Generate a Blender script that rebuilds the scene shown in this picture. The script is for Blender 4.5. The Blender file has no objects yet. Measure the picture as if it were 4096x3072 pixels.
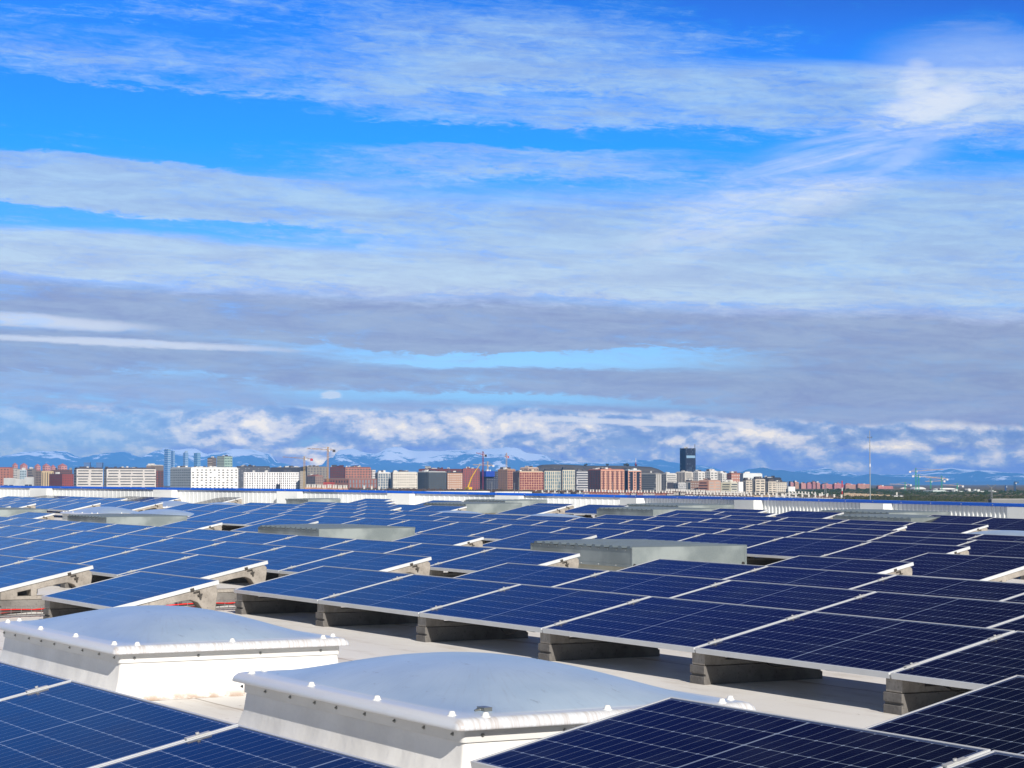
import bpy, bmesh, math, random
from mathutils import Vector, Matrix, noise
R = math.radians
random.seed(7)
sc = bpy.context.scene
COL = sc.collection

# ------------------------------------------------------------------ camera
F = 8762.687            # focal length in photo pixels (4096 wide)
YAW = -1.0603816
PITCH = math.atan((1935 - 1536) / F)
cam = bpy.data.cameras.new('camera'); cam.sensor_width = 36; cam.lens = F / 4096 * 36
cam.clip_start = .5; cam.clip_end = 200000
co = bpy.data.objects.new('camera', cam); COL.objects.link(co)
co.rotation_euler = (math.pi / 2 + PITCH, 0, -YAW)
sc.camera = co
FWH = Vector((math.sin(YAW), math.cos(YAW), 0)); RT = Vector((math.cos(YAW), -math.sin(YAW), 0))
FWD = Vector((FWH.x * math.cos(PITCH), FWH.y * math.cos(PITCH), math.sin(PITCH))); UP = RT.cross(FWD)

def at(px, py, D):
    """point of the place seen at photo pixel (px,py), D metres out"""
    return FWD * D + RT * ((px - 2048) / F * D) - UP * ((py - 1536) / F * D)
def proj(P):
    d = P.dot(FWD)
    return 2048 + F * P.dot(RT) / d, 1536 - F * P.dot(UP) / d, d

# ------------------------------------------------------------------ sun, world, exposure
SUN_EL, SUN_A = R(32), R(12)       # elevation; azimuth south of +X
sd = Vector((math.cos(SUN_EL) * math.cos(SUN_A), -math.cos(SUN_EL) * math.sin(SUN_A), math.sin(SUN_EL)))
sl = bpy.data.lights.new('sun', 'SUN'); sl.energy = 5.0; sl.angle = R(.5); sl.color = (1, .93, .83)
so = bpy.data.objects.new('sun', sl); COL.objects.link(so)
so.rotation_euler = sd.to_track_quat('Z', 'Y').to_euler(); so.location = (0, 0, 60)
sc.view_settings.view_transform = 'Standard'; sc.view_settings.look = 'None'
sc.view_settings.exposure = .25; sc.view_settings.gamma = 1

def srgb(r, g, b):
    f = lambda c: (c / 255 / 12.92) if c <= 10 else ((c / 255 + .055) / 1.055) ** 2.4
    return (f(r), f(g), f(b), 1)

class G:
    """tiny node-tree builder"""
    def __init__(s, nt): s.nt = nt; s.n = nt.nodes; s.l = nt.links
    def node(s, t, **k):
        n = s.n.new(t)
        for a, b in k.items(): setattr(n, a, b)
        return n
    def put(s, sock, v):
        if isinstance(v, bpy.types.NodeSocket): s.l.new(v, sock)
        else:
            if isinstance(v, (tuple, list)) and len(v) == 3 and sock.type == 'RGBA': v = tuple(v) + (1,)
            sock.default_value = v
    def m(s, op, a, b=0.0, c=0.0, clamp=False):
        n = s.node('ShaderNodeMath', operation=op, use_clamp=clamp)
        s.put(n.inputs[0], a); s.put(n.inputs[1], b)
        if len(n.inputs) > 2: s.put(n.inputs[2], c)
        return n.outputs[0]
    def add(s, a, b): return s.m('ADD', a, b)
    def mul(s, a, b): return s.m('MULTIPLY', a, b)
    def sub(s, a, b): return s.m('SUBTRACT', a, b)
    def step(s, x, a, b, lo=0., hi=1.):
        n = s.node('ShaderNodeMapRange', interpolation_type='SMOOTHSTEP')
        s.put(n.inputs[0], x)
        for i, v in zip((1, 2, 3, 4), (a, b, lo, hi)): s.put(n.inputs[i], v)
        return n.outputs[0]
    def xyz(s, x, y, z=0.):
        n = s.node('ShaderNodeCombineXYZ'); s.put(n.inputs[0], x); s.put(n.inputs[1], y); s.put(n.inputs[2], z); return n.outputs[0]
    def sep(s, v):
        n = s.node('ShaderNodeSeparateXYZ'); s.put(n.inputs[0], v); return n.outputs
    def vm(s, op, a, b):
        n = s.node('ShaderNodeVectorMath', operation=op); s.put(n.inputs[0], a); s.put(n.inputs[1], b); return n.outputs
    def noise(s, v, scale=1., detail=4., rough=.55, dist=0., lac=2.):
        n = s.node('ShaderNodeTexNoise'); s.put(n.inputs['Vector'], v); n.inputs['Scale'].default_value = scale
        n.inputs['Detail'].default_value = detail; n.inputs['Roughness'].default_value = rough
        n.inputs['Distortion'].default_value = dist; n.inputs['Lacunarity'].default_value = lac
        return n.outputs[0]
    def ramp(s, x, stops, interp='LINEAR'):
        n = s.node('ShaderNodeValToRGB'); s.put(n.inputs[0], x); e = n.color_ramp.elements
        n.color_ramp.interpolation = interp
        st = sorted(stops, key=lambda t: t[0])
        while len(e) < len(st): e.new(.5)
        for i, (p, c) in enumerate(st):
            e[i].position = p
            if not isinstance(c, (tuple, list)): c = (c, c, c, 1)
            e[i].color = c if len(c) == 4 else tuple(c) + (1,)
        return n.outputs[0]
    def mix(s, f, a, b, blend='MIX'):
        n = s.node('ShaderNodeMix', data_type='RGBA', blend_type=blend)
        s.put(n.inputs[0], f); s.put(n.inputs[6], a); s.put(n.inputs[7], b); return n.outputs[2]
    def fmix(s, f, a, b):
        n = s.node('ShaderNodeMix', data_type='FLOAT'); s.put(n.inputs[0], f); s.put(n.inputs[2], a); s.put(n.inputs[3], b); return n.outputs[0]
    def scale(s, c, k):
        return s.vm('SCALE', c, (0, 0, 0)) if False else s.mix(1., c, (k, k, k, 1), 'MULTIPLY')

HAZE_D = 3.3e-5; HAZE_C = (.115, .40, 1., 1); HAZE_L = 53000.; HAZE_TOP = 860.
AIR = (.125, .42, .95)      # light the haze itself sends back, measured in a render
def build_world():
    w = bpy.data.worlds.new('World'); sc.world = w; w.use_nodes = True
    nt = w.node_tree; nt.nodes.clear(); g = G(nt)
    tc = g.node('ShaderNodeTexCoord').outputs['Generated']
    d = g.vm('NORMALIZE', tc, (0, 0, 0))[0]
    x, y, z = g.sep(d)
    a = g.vm('DOT_PRODUCT', d, tuple(RT))[1]; f = g.vm('DOT_PRODUCT', d, tuple(FWH))[1]
    A = g.mul(g.m('ARCTAN2', a, f), 57.29578)          # degrees of azimuth from the mountains' direction
    E = g.mul(g.m('ARCSINE', z), 57.29578)             # degrees of elevation
    sky = g.node('ShaderNodeTexSky', sky_type='NISHITA'); sky.sun_disc = False
    sky.sun_elevation = SUN_EL; sky.sun_rotation = R(90) + SUN_A; sky.altitude = 650; sky.air_density = 1.; sky.dust_density = .3; sky.ozone_density = 2.0
    Y = lambda py: (1935 - py) / 153.                  # elevation of a photo row
    RNG = 30.
    En = g.m('DIVIDE', E, RNG, clamp=True)
    tint = g.ramp(En, [(0, (.14, .36, .98)), (Y(1800) / RNG, (.20, .46, 1.05)), (Y(1450) / RNG, (.44, .74, 1.25)), (Y(1000) / RNG, (.26, .68, 1.5)), (Y(600) / RNG, (.11, .67, 1.6)), (Y(0) / RNG, (.03, .54, 1.45)), (.58, (.03, .30, 1.15)), (.8, (.03, .16, .55)), (1, (.03, .12, .40))])
    front = g.step(g.m('ABSOLUTE', A), 40., 75., 1., 0.)
    tint = g.mix(front, (.80, .74, .68, 1), tint)
    az = g.step(A, -16., 16., 1.25, .42); az = g.fmix(g.step(E, 10.5, 15.), 1., az)
    tint = g.mix(1., tint, g.xyz(az, az, az), 'MULTIPLY')
    blue = g.mix(1., sky.outputs[0], tint, 'MULTIPLY')
    # stretched, slightly tilted cloud coordinates
    Et = g.add(E, g.mul(A, .035))
    big = g.noise(g.xyz(g.mul(A, .10), g.mul(Et, .45), 3.1), 1., 3., .5)
    wisp = g.noise(g.xyz(g.mul(A, .26), g.mul(Et, 1.5), 7.7), 1., 9., .66, .45)
    fine = g.noise(g.xyz(g.mul(A, 1.3), g.mul(Et, 5.2), 1.3), 1., 8., .72, .7)
    fibre = g.noise(g.xyz(g.mul(A, .35), g.mul(g.add(Et, g.mul(A, .05)), 9.), 5.5), 1., 6., .62, .5)
    warp = g.add(g.mul(g.sub(big, .5), 1.3), g.add(g.mul(g.sub(wisp, .5), .85), g.mul(g.sub(fine, .5), .55)))
    Ew = g.add(Et, warp)
    En2 = g.m('DIVIDE', Ew, RNG, clamp=True)
    def dens(st): return g.ramp(En2, [(max(0, Y(py) / RNG), v) for py, v in st])
    left = dens([(1935, .12), (1820, .12), (1740, .45), (1640, .8), (1600, .8), (1550, .66), (1540, .92), (1410, .95), (1388, .70), (1365, .95), (1240, .98), (1195, .62), (1150, .9), (1040, .88), (1005, .22), (950, .30), (925, .95), (790, .95), (735, .85), (712, .04), (440, .02), (415, .50), (330, .62), (240, .42), (170, .20), (60, .42), (-300, .35), (-1200, .12), (-2600, .12)])
    mid = dens([(1935, .12), (1850, .5), (1800, .8), (1670, .95), (1625, .80), (1598, .22), (1575, .22), (1555, .9), (1475, .95), (1450, .10), (1400, .08), (1380, .95), (1240, .98), (1205, .62), (1185, .92), (1000, .92), (820, .80), (745, .35), (700, .70), (610, .72), (590, .05), (510, .03), (490, .62), (390, .66), (360, .50), (320, .85), (160, .80), (60, .42), (-30, .12), (-400, .1), (-1200, .12), (-2600, .12)])
    right = dens([(1935, .3), (1880, .6), (1820, .75), (1725, .92), (1705, .15), (1670, .12), (1650, .94), (1450, .98), (1230, .98), (1200, .85), (1140, .88), (900, .92), (720, .80), (660, .42), (600, .22), (520, .5), (420, .85), (260, .80), (215, .35), (190, .05), (-100, .0), (-700, .05), (-1500, .08), (-2600, .12)])
    tl = g.step(A, -9., 0.); tr = g.step(A, 0., 9.5)
    base = g.sep(g.mix(tr, g.mix(tl, left, mid), right))[0]
    tex = g.add(g.add(g.mul(g.sub(wisp, .5), 1.25), g.mul(g.sub(fine, .5), .85)), g.mul(g.sub(fibre, .5), .35))
    sharp = g.step(E, 0., 9., .9, 1.0)
    dn = g.m('ADD', base, g.mul(tex, sharp), clamp=True)
    mask = g.step(dn, .14, 1.0, 0., .95)
    # cloud colours
    grey = srgb(146, 171, 214); cirrus = srgb(154, 192, 242)
    cl = g.ramp(En2, [(0, srgb(150, 185, 230)), (Y(1690) / RNG, srgb(140, 176, 228)), (Y(1640) / RNG, srgb(146, 172, 222)), (Y(1500) / RNG, grey), (Y(1240) / RNG, srgb(150, 171, 212)), (Y(1195) / RNG, srgb(172, 192, 234)), (Y(1170) / RNG, srgb(184, 208, 238)), (Y(900) / RNG, srgb(166, 198, 238)), (Y(500) / RNG, cirrus), (1, cirrus)])
    lumn = g.add(g.mul(g.step(g.noise(g.xyz(g.mul(A, .30), g.mul(Et, 2.1), 9.), 1., 9., .7, .5), .30, .70), .25), g.add(g.mul(g.step(fine, .3, .7), .10), g.mul(g.step(wisp, .3, .7), .08)))
    lum = g.add(.80, lumn)
    cl = g.mix(1., cl, g.xyz(lum, lum, g.add(.90, g.mul(lumn, .42))), 'MULTIPLY')
    # low cumulus bank
    cum = g.noise(g.xyz(g.mul(A, .62), g.mul(E, 1.25), 4.2), 1., 9., .58, .2)
    cum2 = g.noise(g.xyz(g.mul(g.add(A, .10), .62), g.mul(g.add(E, .20), 1.25), 4.2), 1., 5., .52, .2)
    bw = g.noise(g.xyz(g.mul(A, .85), g.mul(E, 1.7), 8.8), 1., 7., .6, .15); bil = g.m('ABSOLUTE', g.mul(g.sub(bw, .5), 4.))
    bw2 = g.noise(g.xyz(g.mul(A, 3.4), g.mul(E, 5.2), 1.8), 1., 5., .6, .1); bil = g.add(bil, g.mul(g.m('ABSOLUTE', g.mul(g.sub(bw2, .5), 4.)), .35))
    lit = g.step(g.add(g.add(g.mul(g.sub(cum, cum2), 1.), g.mul(g.sub(bil, .45), .17)), g.add(g.mul(g.sub(cum, .5), .45), g.mul(g.sub(E, 1.1), .08))), -.22, .24)
    ctop = g.add(Y(1640), g.mul(g.sub(g.noise(g.xyz(g.mul(A, .22), 2., 0.), 1., 5., .6), .5), .9))
    ctop = g.sub(ctop, g.mul(g.step(A, 2., 9.), .38))
    inband = g.mul(g.step(g.add(E, g.mul(g.sub(cum, .5), .5)), g.add(ctop, .10), g.sub(ctop, .06)), g.step(E, .1, .45))
    inband = g.mul(inband, g.add(.6, g.mul(g.step(A, -11., -7.), .4)))
    cmask = g.mul(inband, g.step(g.add(cum, g.mul(g.sub(E, 1.), .06)), .26, .42))
    ccol = g.ramp(lit, [(0, srgb(118, 162, 224)), (.35, srgb(150, 184, 232)), (.62, srgb(188, 206, 238)), (.92, srgb(216, 225, 242)), (1, srgb(238, 239, 243))])
    clouds = g.mix(cmask, cl, ccol)
    mask = g.m('MAXIMUM', mask, g.mul(cmask, .97))
    # bright mare's tail, upper right, its fibres combed down to the left
    X = lambda px: (px - 2048) / 153.
    def ell(a0, e0, ra, re, rot, wv=1.):
        c, s_ = math.cos(rot), math.sin(rot)
        de = g.sub(g.add(E, g.mul(g.add(g.mul(g.sub(wisp, .5), .8), g.mul(g.sub(fine, .5), .3)), wv)), e0); da = g.add(g.sub(A, a0), g.mul(g.sub(big, .5), .8 * wv))
        u = g.m('DIVIDE', g.add(g.mul(da, c), g.mul(de, s_)), ra); v = g.m('DIVIDE', g.sub(g.mul(de, c), g.mul(da, s_)), re)
        r2 = g.add(g.mul(u, u), g.mul(v, v)); q_ = g.step(r2, 1.3, 0.); return g.m('POWER', q_, 1.3)
    c_, s2 = math.cos(R(24)), math.sin(R(24)); ar = g.add(g.mul(A, c_), g.mul(E, s2)); er = g.sub(g.mul(E, c_), g.mul(A, s2))
    comb = g.noise(g.xyz(g.mul(ar, .20), g.mul(g.add(er, g.mul(g.mul(ar, ar), .012)), 1.7), 2.2), 1., 7., .62, .5)
    comb = g.step(comb, .22, .74)
    t1 = g.m('MAXIMUM', ell(X(3740), Y(440), 1.9, .62, R(14)), g.mul(ell(X(3670), Y(360), .75, .8, R(-16)), .85))
    t2 = g.mul(ell(X(3250), Y(720), 6.0, 1.2, R(21), .5), g.mul(comb, .95))
    t3 = g.mul(ell(X(3960), Y(340), 3.8, 1.5, R(-4), 1.8), .55)
    t4 = g.mul(ell(X(3640), Y(630), 2.8, .30, R(30), .7), .6)
    t5 = g.mul(ell(X(3900), Y(470), 1.6, .6, R(38), .5), g.mul(comb, .7))
    tt = g.m('MAXIMUM', g.m('MAXIMUM', t1, t3), g.m('MAXIMUM', g.m('MAXIMUM', t2, t4), t5))
    tt = g.mul(tt, g.add(.62, g.mul(fine, .6)))
    mask = g.m('MAXIMUM', mask, g.m('MINIMUM', tt, .95))
    clouds = g.mix(g.m('MINIMUM', tt, 1.), clouds, srgb(222, 234, 251))
    # one small bright cloud with a ragged flat base
    shr = g.step(g.add(E, g.mul(g.sub(fine, .5), .25)), Y(1600), Y(1590))
    sm = g.mul(g.mul(ell(X(1335), Y(1588), .36, .20, 0., .8), shr), g.add(.7, g.mul(fine, .9)))
    sm = g.mul(g.step(sm, .10, 1.), .62)
    clouds = g.mix(sm, clouds, srgb(242, 242, 246)); mask = g.m('MAXIMUM', mask, g.mul(sm, .95))
    # white streaks at the left
    for px_, py_, ra_, re_ in ((200, 1300, 3.2, .22), (480, 1378, 5.6, .12), (2500, 1690, 4., .10)):
        w_ = g.mul(ell(X(px_), Y(py_) , ra_, re_, R(-2), .45), .8); clouds = g.mix(w_, clouds, srgb(214, 226, 246)); mask = g.m('MAXIMUM', mask, g.mul(w_, .9))
    # clouds belong above the horizon only
    mask = g.mul(mask, g.step(E, -.5, .2))
    cc = g.scale(clouds, 10.)
    col = g.mix(mask, blue, cc)
    # the air in front dims this band of sky: make the sky behind it as bright as it must be
    path = g.m('MINIMUM', g.m('DIVIDE', HAZE_TOP, g.m('MAXIMUM', g.m('TANGENT', g.m('ARCSINE', z)), .002)), HAZE_L)
    T = g.m('EXPONENT', g.mul(path, -HAZE_D)); Ti = g.m('DIVIDE', 1., T)
    up = g.mul(front, g.step(E, -.3, .1)); add = g.mul(g.mul(g.sub(1., T), 10.), up)
    Ti = g.fmix(up, 1., Ti)
    neg = g.mix(1., g.xyz(add, add, add), AIR + (1,), 'MULTIPLY')
    n_ = g.node('ShaderNodeMix', data_type='RGBA', blend_type='SUBTRACT', clamp_result=False); g.put(n_.inputs[0], 1.); g.put(n_.inputs[6], col); g.put(n_.inputs[7], neg)
    mx = g.vm('MAXIMUM', n_.outputs[2], (.2, .2, .2))[0]
    col = g.mix(1., mx, g.xyz(Ti, Ti, Ti), 'MULTIPLY')
    bg = g.node('ShaderNodeBackground'); g.put(bg.inputs[0], col); bg.inputs[1].default_value = .084
    out = g.node('ShaderNodeOutputWorld'); nt.links.new(bg.outputs[0], out.inputs[0])
build_world()

# ------------------------------------------------------------------ helpers
def tag(o, label=None, cat=None, group=None, kind=None):
    if label: o['label'] = label
    if cat: o['category'] = cat
    if group: o['group'] = group
    if kind: o['kind'] = kind
    return o
def empty(name, loc=(0, 0, 0), label=None, cat=None, group=None, M=None):
    o = bpy.data.objects.new(name, None); COL.objects.link(o); o.empty_display_size = .2
    if M is not None: o.matrix_world = M
    else: o.location = loc
    return tag(o, label, cat, group)
def obj(name, data, parent=None):
    o = bpy.data.objects.new(name, data); COL.objects.link(o)
    if parent is not None: o.parent = parent
    return o
class MB:
    """collects faces into one mesh"""
    def __init__(s): s.v = []; s.f = []; s.sm = []
    def add(s, vs, fs, smooth=False):
        b = len(s.v); s.v += [tuple(v) for v in vs]; s.f += [tuple(b + i for i in f) for f in fs]; s.sm += [smooth] * len(fs); return s
    def box(s, x0, x1, y0, y1, z0, z1, M=None):
        vs = [Vector((x, y, z)) for z in (z0, z1) for y in (y0, y1) for x in (x0, x1)]
        if M is not None: vs = [M @ v for v in vs]
        return s.add(vs, [(0, 2, 3, 1), (4, 5, 7, 6), (0, 1, 5, 4), (2, 6, 7, 3), (0, 4, 6, 2), (1, 3, 7, 5)])
    def tube(s, a, b, r0, r1=None, n=8, caps=True):
        a = Vector(a); b = Vector(b); r1 = r0 if r1 is None else r1
        d = (b - a).normalized(); q = d.to_track_quat('Z', 'Y')
        vs = []
        for P_, r in ((a, r0), (b, r1)):
            for i in range(n):
                t = 2 * math.pi * i / n; vs.append(P_ + q @ Vector((math.cos(t) * r, math.sin(t) * r, 0)))
        fs = [(i, (i + 1) % n, n + (i + 1) % n, n + i) for i in range(n)]
        s.add(vs, fs, True)
        if caps: s.add(vs[:n], [tuple(range(n))[::-1]]); s.add(vs[n:], [tuple(range(n))])
        return s
    def prism(s, poly, z0, z1, axis='x', M=None):
        """extrude a 2-D polygon (a,b) along axis from z0 to z1"""
        n = len(poly)
        mk = {'x': lambda a, b, c: Vector((c, a, b)), 'z': lambda a, b, c: Vector((a, b, c)), 'y': lambda a, b, c: Vector((a, c, b))}[axis]
        vs = [mk(a, b, z0) for a, b in poly] + [mk(a, b, z1) for a, b in poly]
        if M is not None: vs = [M @ v for v in vs]
        fs = [tuple(range(n))[::-1], tuple(range(n, 2 * n))] + [(i, (i + 1) % n, n + (i + 1) % n, n + i) for i in range(n)]
        return s.add(vs, fs)
    def mesh(s, name, mat, fix=True):
        me = bpy.data.meshes.new(name); me.from_pydata(s.v, [], s.f); me.materials.append(mat)
        me.polygons.foreach_set('use_smooth', s.sm)
        if fix:
            bm = bmesh.new(); bm.from_mesh(me); bmesh.ops.recalc_face_normals(bm, faces=bm.faces); bm.to_mesh(me); bm.free()
        me.update(); return me
    def build(s, name, mat, parent=None, fix=True):
        return obj(name, s.mesh(name, mat, fix), parent)
def bevel(o_or_me, w, seg=2):
    me = o_or_me.data if hasattr(o_or_me, 'data') else o_or_me
    bm = bmesh.new(); bm.from_mesh(me)
    bmesh.ops.remove_doubles(bm, verts=bm.verts, dist=1e-5)
    bmesh.ops.bevel(bm, geom=bm.edges[:], offset=w, segments=seg, affect='EDGES', profile=.5, clamp_overlap=True)
    bm.to_mesh(me); bm.free(); me.update()

# ------------------------------------------------------------------ materials
MATS = {}
def mat(name, base, rough=.6, metal=0., spec=.5, var=0., vscale=3., bump=0., bscale=20., coat=0.):
    if name in MATS: return MATS[name]
    m = bpy.data.materials.new(name); m.use_nodes = True; nt = m.node_tree; nt.nodes.clear(); g = G(nt)
    p = g.node('ShaderNodeBsdfPrincipled'); out = g.node('ShaderNodeOutputMaterial'); nt.links.new(p.outputs[0], out.inputs[0])
    p.inputs['Roughness'].default_value = rough; p.inputs['Metallic'].default_value = metal; p.inputs['Specular IOR Level'].default_value = spec
    if coat: p.inputs['Coat Weight'].default_value = coat; p.inputs['Coat Roughness'].default_value = .1
    c = tuple(base) + (1,) if len(base) == 3 else base
    tc = g.node('ShaderNodeTexCoord').outputs['Object']
    if var:
        n = g.noise(tc, vscale, 6., .6)
        k = g.step(n, .3, .7, 1 - var, 1 + var)
        g.put(p.inputs['Base Color'], g.mix(1., c, g.xyz(k, k, k), 'MULTIPLY'))
    else: p.inputs['Base Color'].default_value = c
    if bump:
        b = g.node('ShaderNodeBump'); b.inputs['Strength'].default_value = bump; b.inputs['Distance'].default_value = .01
        g.put(b.inputs['Height'], g.noise(tc, bscale, 6., .6)); nt.links.new(b.outputs[0], p.inputs['Normal'])
    MATS[name] = m; return m

def panel_glass_mat():
    m = bpy.data.materials.new('solar_cells'); m.use_nodes = True; nt = m.node_tree; nt.nodes.clear(); g = G(nt)
    p = g.node('ShaderNodeBsdfPrincipled'); out = g.node('ShaderNodeOutputMaterial'); nt.links.new(p.outputs[0], out.inputs[0])
    x, y, z = g.sep(g.node('ShaderNodeTexCoord').outputs['Object'])
    # six cells up the slope, 2 x 12 half cells along it
    U0, U1, V0, V1 = .035, 1.985, .025, .975
    cu = (U1 - U0 - .012) / 24; cv = (V1 - V0) / 6
    xr = g.sub(x, U0); half = g.m('GREATER_THAN', xr, (U1 - U0) / 2)
    xs = g.sub(xr, g.mul(half, .012))
    fu = g.m('FRACT', g.m('DIVIDE', xs, cu)); fv = g.m('FRACT', g.m('DIVIDE', g.sub(y, V0), cv))
    du = g.mul(g.m('MINIMUM', fu, g.sub(1., fu)), cu); dv = g.mul(g.m('MINIMUM', fv, g.sub(1., fv)), cv)
    row = g.m('LESS_THAN', dv, .0019)
    col = g.mul(g.m('LESS_THAN', du, .0014), .7)
    midd = g.m('ABSOLUTE', g.sub(x, (U0 + U1) / 2)); midl = g.m('LESS_THAN', midd, .0045)
    fu2 = g.m('FRACT', g.m('DIVIDE', xs, cu * 1.)); dia = g.m('LESS_THAN', g.add(du, dv), .0095)
    edge = g.m('MAXIMUM', g.m('MAXIMUM', g.m('LESS_THAN', x, U0), g.m('GREATER_THAN', x, U1)), g.m('MAXIMUM', g.m('LESS_THAN', y, V0), g.m('GREATER_THAN', y, V1)))
    lines = g.m('MAXIMUM', g.m('MAXIMUM', g.mul(row, .8), col), g.m('MAXIMUM', midl, dia))
    # tabs: nine hair-thin wires per cell running along the slope
    bus = g.mul(g.m('LESS_THAN', g.m('ABSOLUTE', g.sub(g.m('FRACT', g.m('DIVIDE', g.sub(y, V0), cv / 9)), .5)), .03), .10)
    lines = g.m('MAXIMUM', lines, bus)
    info = g.node('ShaderNodeObjectInfo').outputs['Random']
    cell = g.node('ShaderNodeTexWhiteNoise', noise_dimensions='3D')
    g.put(cell.inputs[0], g.xyz(g.m('FLOOR', g.m('DIVIDE', xs, cu)), g.m('FLOOR', g.m('DIVIDE', g.sub(y, V0), cv)), g.mul(info, 99.)))
    k = g.add(.82, g.add(g.mul(cell.outputs[0], .16), g.mul(info, .28)))
    base = g.mix(1., (.0014, .0028, .0125, 1), g.xyz(k, k, k), 'MULTIPLY')
    c = g.mix(lines, base, (.22, .27, .36, 1))
    c = g.mix(edge, c, (.035, .055, .13, 1))
    dust = g.noise(g.xyz(x, y, g.mul(info, 40.)), 2.5, 6., .65)
    c = g.mix(g.step(dust, .45, .8, 0., .022), c, (.45, .46, .46, 1))
    g.put(p.inputs['Base Color'], c)
    p.inputs['Roughness'].default_value = .13; p.inputs['IOR'].default_value = 1.13
    g.put(p.inputs['Roughness'], g.step(dust, .3, .8, .10, .2))
    return m
M_GLASS = panel_glass_mat()
M_FRAME = mat('aluminium_frame', (.66, .68, .70), .45, .25, var=.05)
M_CLAMP = mat('clamp_metal', (.60, .60, .59), .4, .4)
M_BACK = mat('panel_backsheet', (.22, .22, .22), .7)  # a white sheet, coloured dark to deepen the shade under the panels
def rough_mat(name, c1, c2, scale, rough=.9, bump=.5, bs=40., stain=None):
    m = bpy.data.materials.new(name); m.use_nodes = True; nt = m.node_tree; nt.nodes.clear(); g = G(nt)
    p = g.node('ShaderNodeBsdfPrincipled'); out = g.node('ShaderNodeOutputMaterial'); nt.links.new(p.outputs[0], out.inputs[0])
    tc = g.node('ShaderNodeTexCoord').outputs['Object']
    n = g.noise(tc, scale, 8., .65); n2 = g.noise(tc, scale * 14, 3., .7)
    c = g.mix(g.step(n, .32, .68), c1, c2)
    c = g.mix(g.step(n2, .56, .72, 0., .55), c, tuple(v * .5 for v in c1[:3]) + (1,))
    if stain: c = g.mix(g.step(g.noise(tc, scale * .6, 5., .6), .62, .75, 0., .8), c, stain)
    g.put(p.inputs['Base Color'], c); p.inputs['Roughness'].default_value = rough; p.inputs['Specular IOR Level'].default_value = .25
    b = g.node('ShaderNodeBump'); b.inputs['Strength'].default_value = bump; b.inputs['Distance'].default_value = .008
    g.put(b.inputs['Height'], g.noise(tc, bs, 5., .7)); nt.links.new(b.outputs[0], p.inputs['Normal'])
    return m
M_CONC = rough_mat('aggregate_concrete', (.21, .19, .17, 1), (.38, .35, .315, 1), 4.)
M_CONC2 = rough_mat('grey_concrete', (.12, .113, .108, 1), (.22, .21, .20, 1), 3.)

def roof_mat():
    m = bpy.data.materials.new('roof_membrane'); m.use_nodes = True; nt = m.node_tree; nt.nodes.clear(); g = G(nt)
    p = g.node('ShaderNodeBsdfPrincipled'); out = g.node('ShaderNodeOutputMaterial'); nt.links.new(p.outputs[0], out.inputs[0])
    tc = g.node('ShaderNodeTexCoord').outputs['Object']; x, y, z = g.sep(tc)
    n = g.noise(tc, .7, 6., .6); n2 = g.noise(g.xyz(g.mul(x, .6), g.mul(y, 2.5), 0.), 1.4, 7., .68)
    c = g.mix(g.step(n, .3, .7), (.72, .70, .67, 1), (.79, .77, .74, 1))
    c = g.mix(g.step(n2, .48, .74, 0., .55), c, (.43, .36, .29, 1))
    sp = g.noise(tc, 9., 4., .8)
    c = g.mix(g.step(sp, .66, .72, 0., .7), c, (.22, .17, .13, 1))
    # welded laps of the membrane every two metres, with a dirty line along each
    wy = g.add(y, g.mul(g.sub(g.noise(g.xyz(x, 0., 0.), .9, 3.), .5), .03))
    lap = g.m('ABSOLUTE', g.sub(g.m('FRACT', g.m('DIVIDE', g.add(wy, 94.01), 2.0)), .5))
    ln = g.step(lap, .001, .007, 1., 0.)
    c = g.mix(g.mul(ln, .85), c, (.24, .19, .15, 1))
    halo = g.mul(g.step(lap, .0, .06, 1., 0.), g.step(n2, .42, .62))
    c = g.mix(g.mul(halo, .5), c, (.42, .31, .22, 1))
    g.put(p.inputs['Base Color'], c); p.inputs['Roughness'].default_value = .55; p.inputs['Specular IOR Level'].default_value = .3
    b = g.node('ShaderNodeBump'); b.inputs['Strength'].default_value = .25; b.inputs['Distance'].default_value = .02
    g.put(b.inputs['Height'], g.noise(tc, 3., 5., .6)); nt.links.new(b.outputs[0], p.inputs['Normal'])
    return m
M_ROOF = roof_mat()

# ------------------------------------------------------------------ the roof surface (fitted to the photograph)
QX, QY, QZ, TH = -20.373258, 8.238482, -1.046177, .217472
CF = (.00336971, -.00529882, -.5759e-4, -2.42502e-4, -3.465275e-4, -1.9085e-6, -10.107e-6, -16.10894e-6)
def surf(u, v):
    """height of the panels' low edges over plan point (u east, v north)"""
    uc = max(-84., min(22., u)); vc = max(-12., min(27., v))
    s_, t_, a, b, c, d, e, f = CF
    return QZ + s_ * vc + t_ * uc + a * uc * uc + b * uc * vc + c * vc * vc + d * uc ** 3 + e * uc * uc * vc + f * uc * vc * vc
H0 = .24                      # low edge above the membrane
def W(u, v, h=0.): return Vector((QX + u, QY + v, surf(u, v) - H0 + h))
L = 2.04

def roof():
    m = MB(); us = [-90 + i * 2.5 for i in range(57)]; vs = [-16 + i * 1.5 for i in range(31)]
    P = [[W(u, v) for u in us] for v in vs]
    m.add([p for r in P for p in r], [(j * 57 + i, j * 57 + i + 1, (j + 1) * 57 + i + 1, (j + 1) * 57 + i) for j in range(30) for i in range(56)], True)
    tag(m.build('flat_roof', M_ROOF, fix=False), kind='structure', label='pale membrane roof under the solar panels')
roof()

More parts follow.
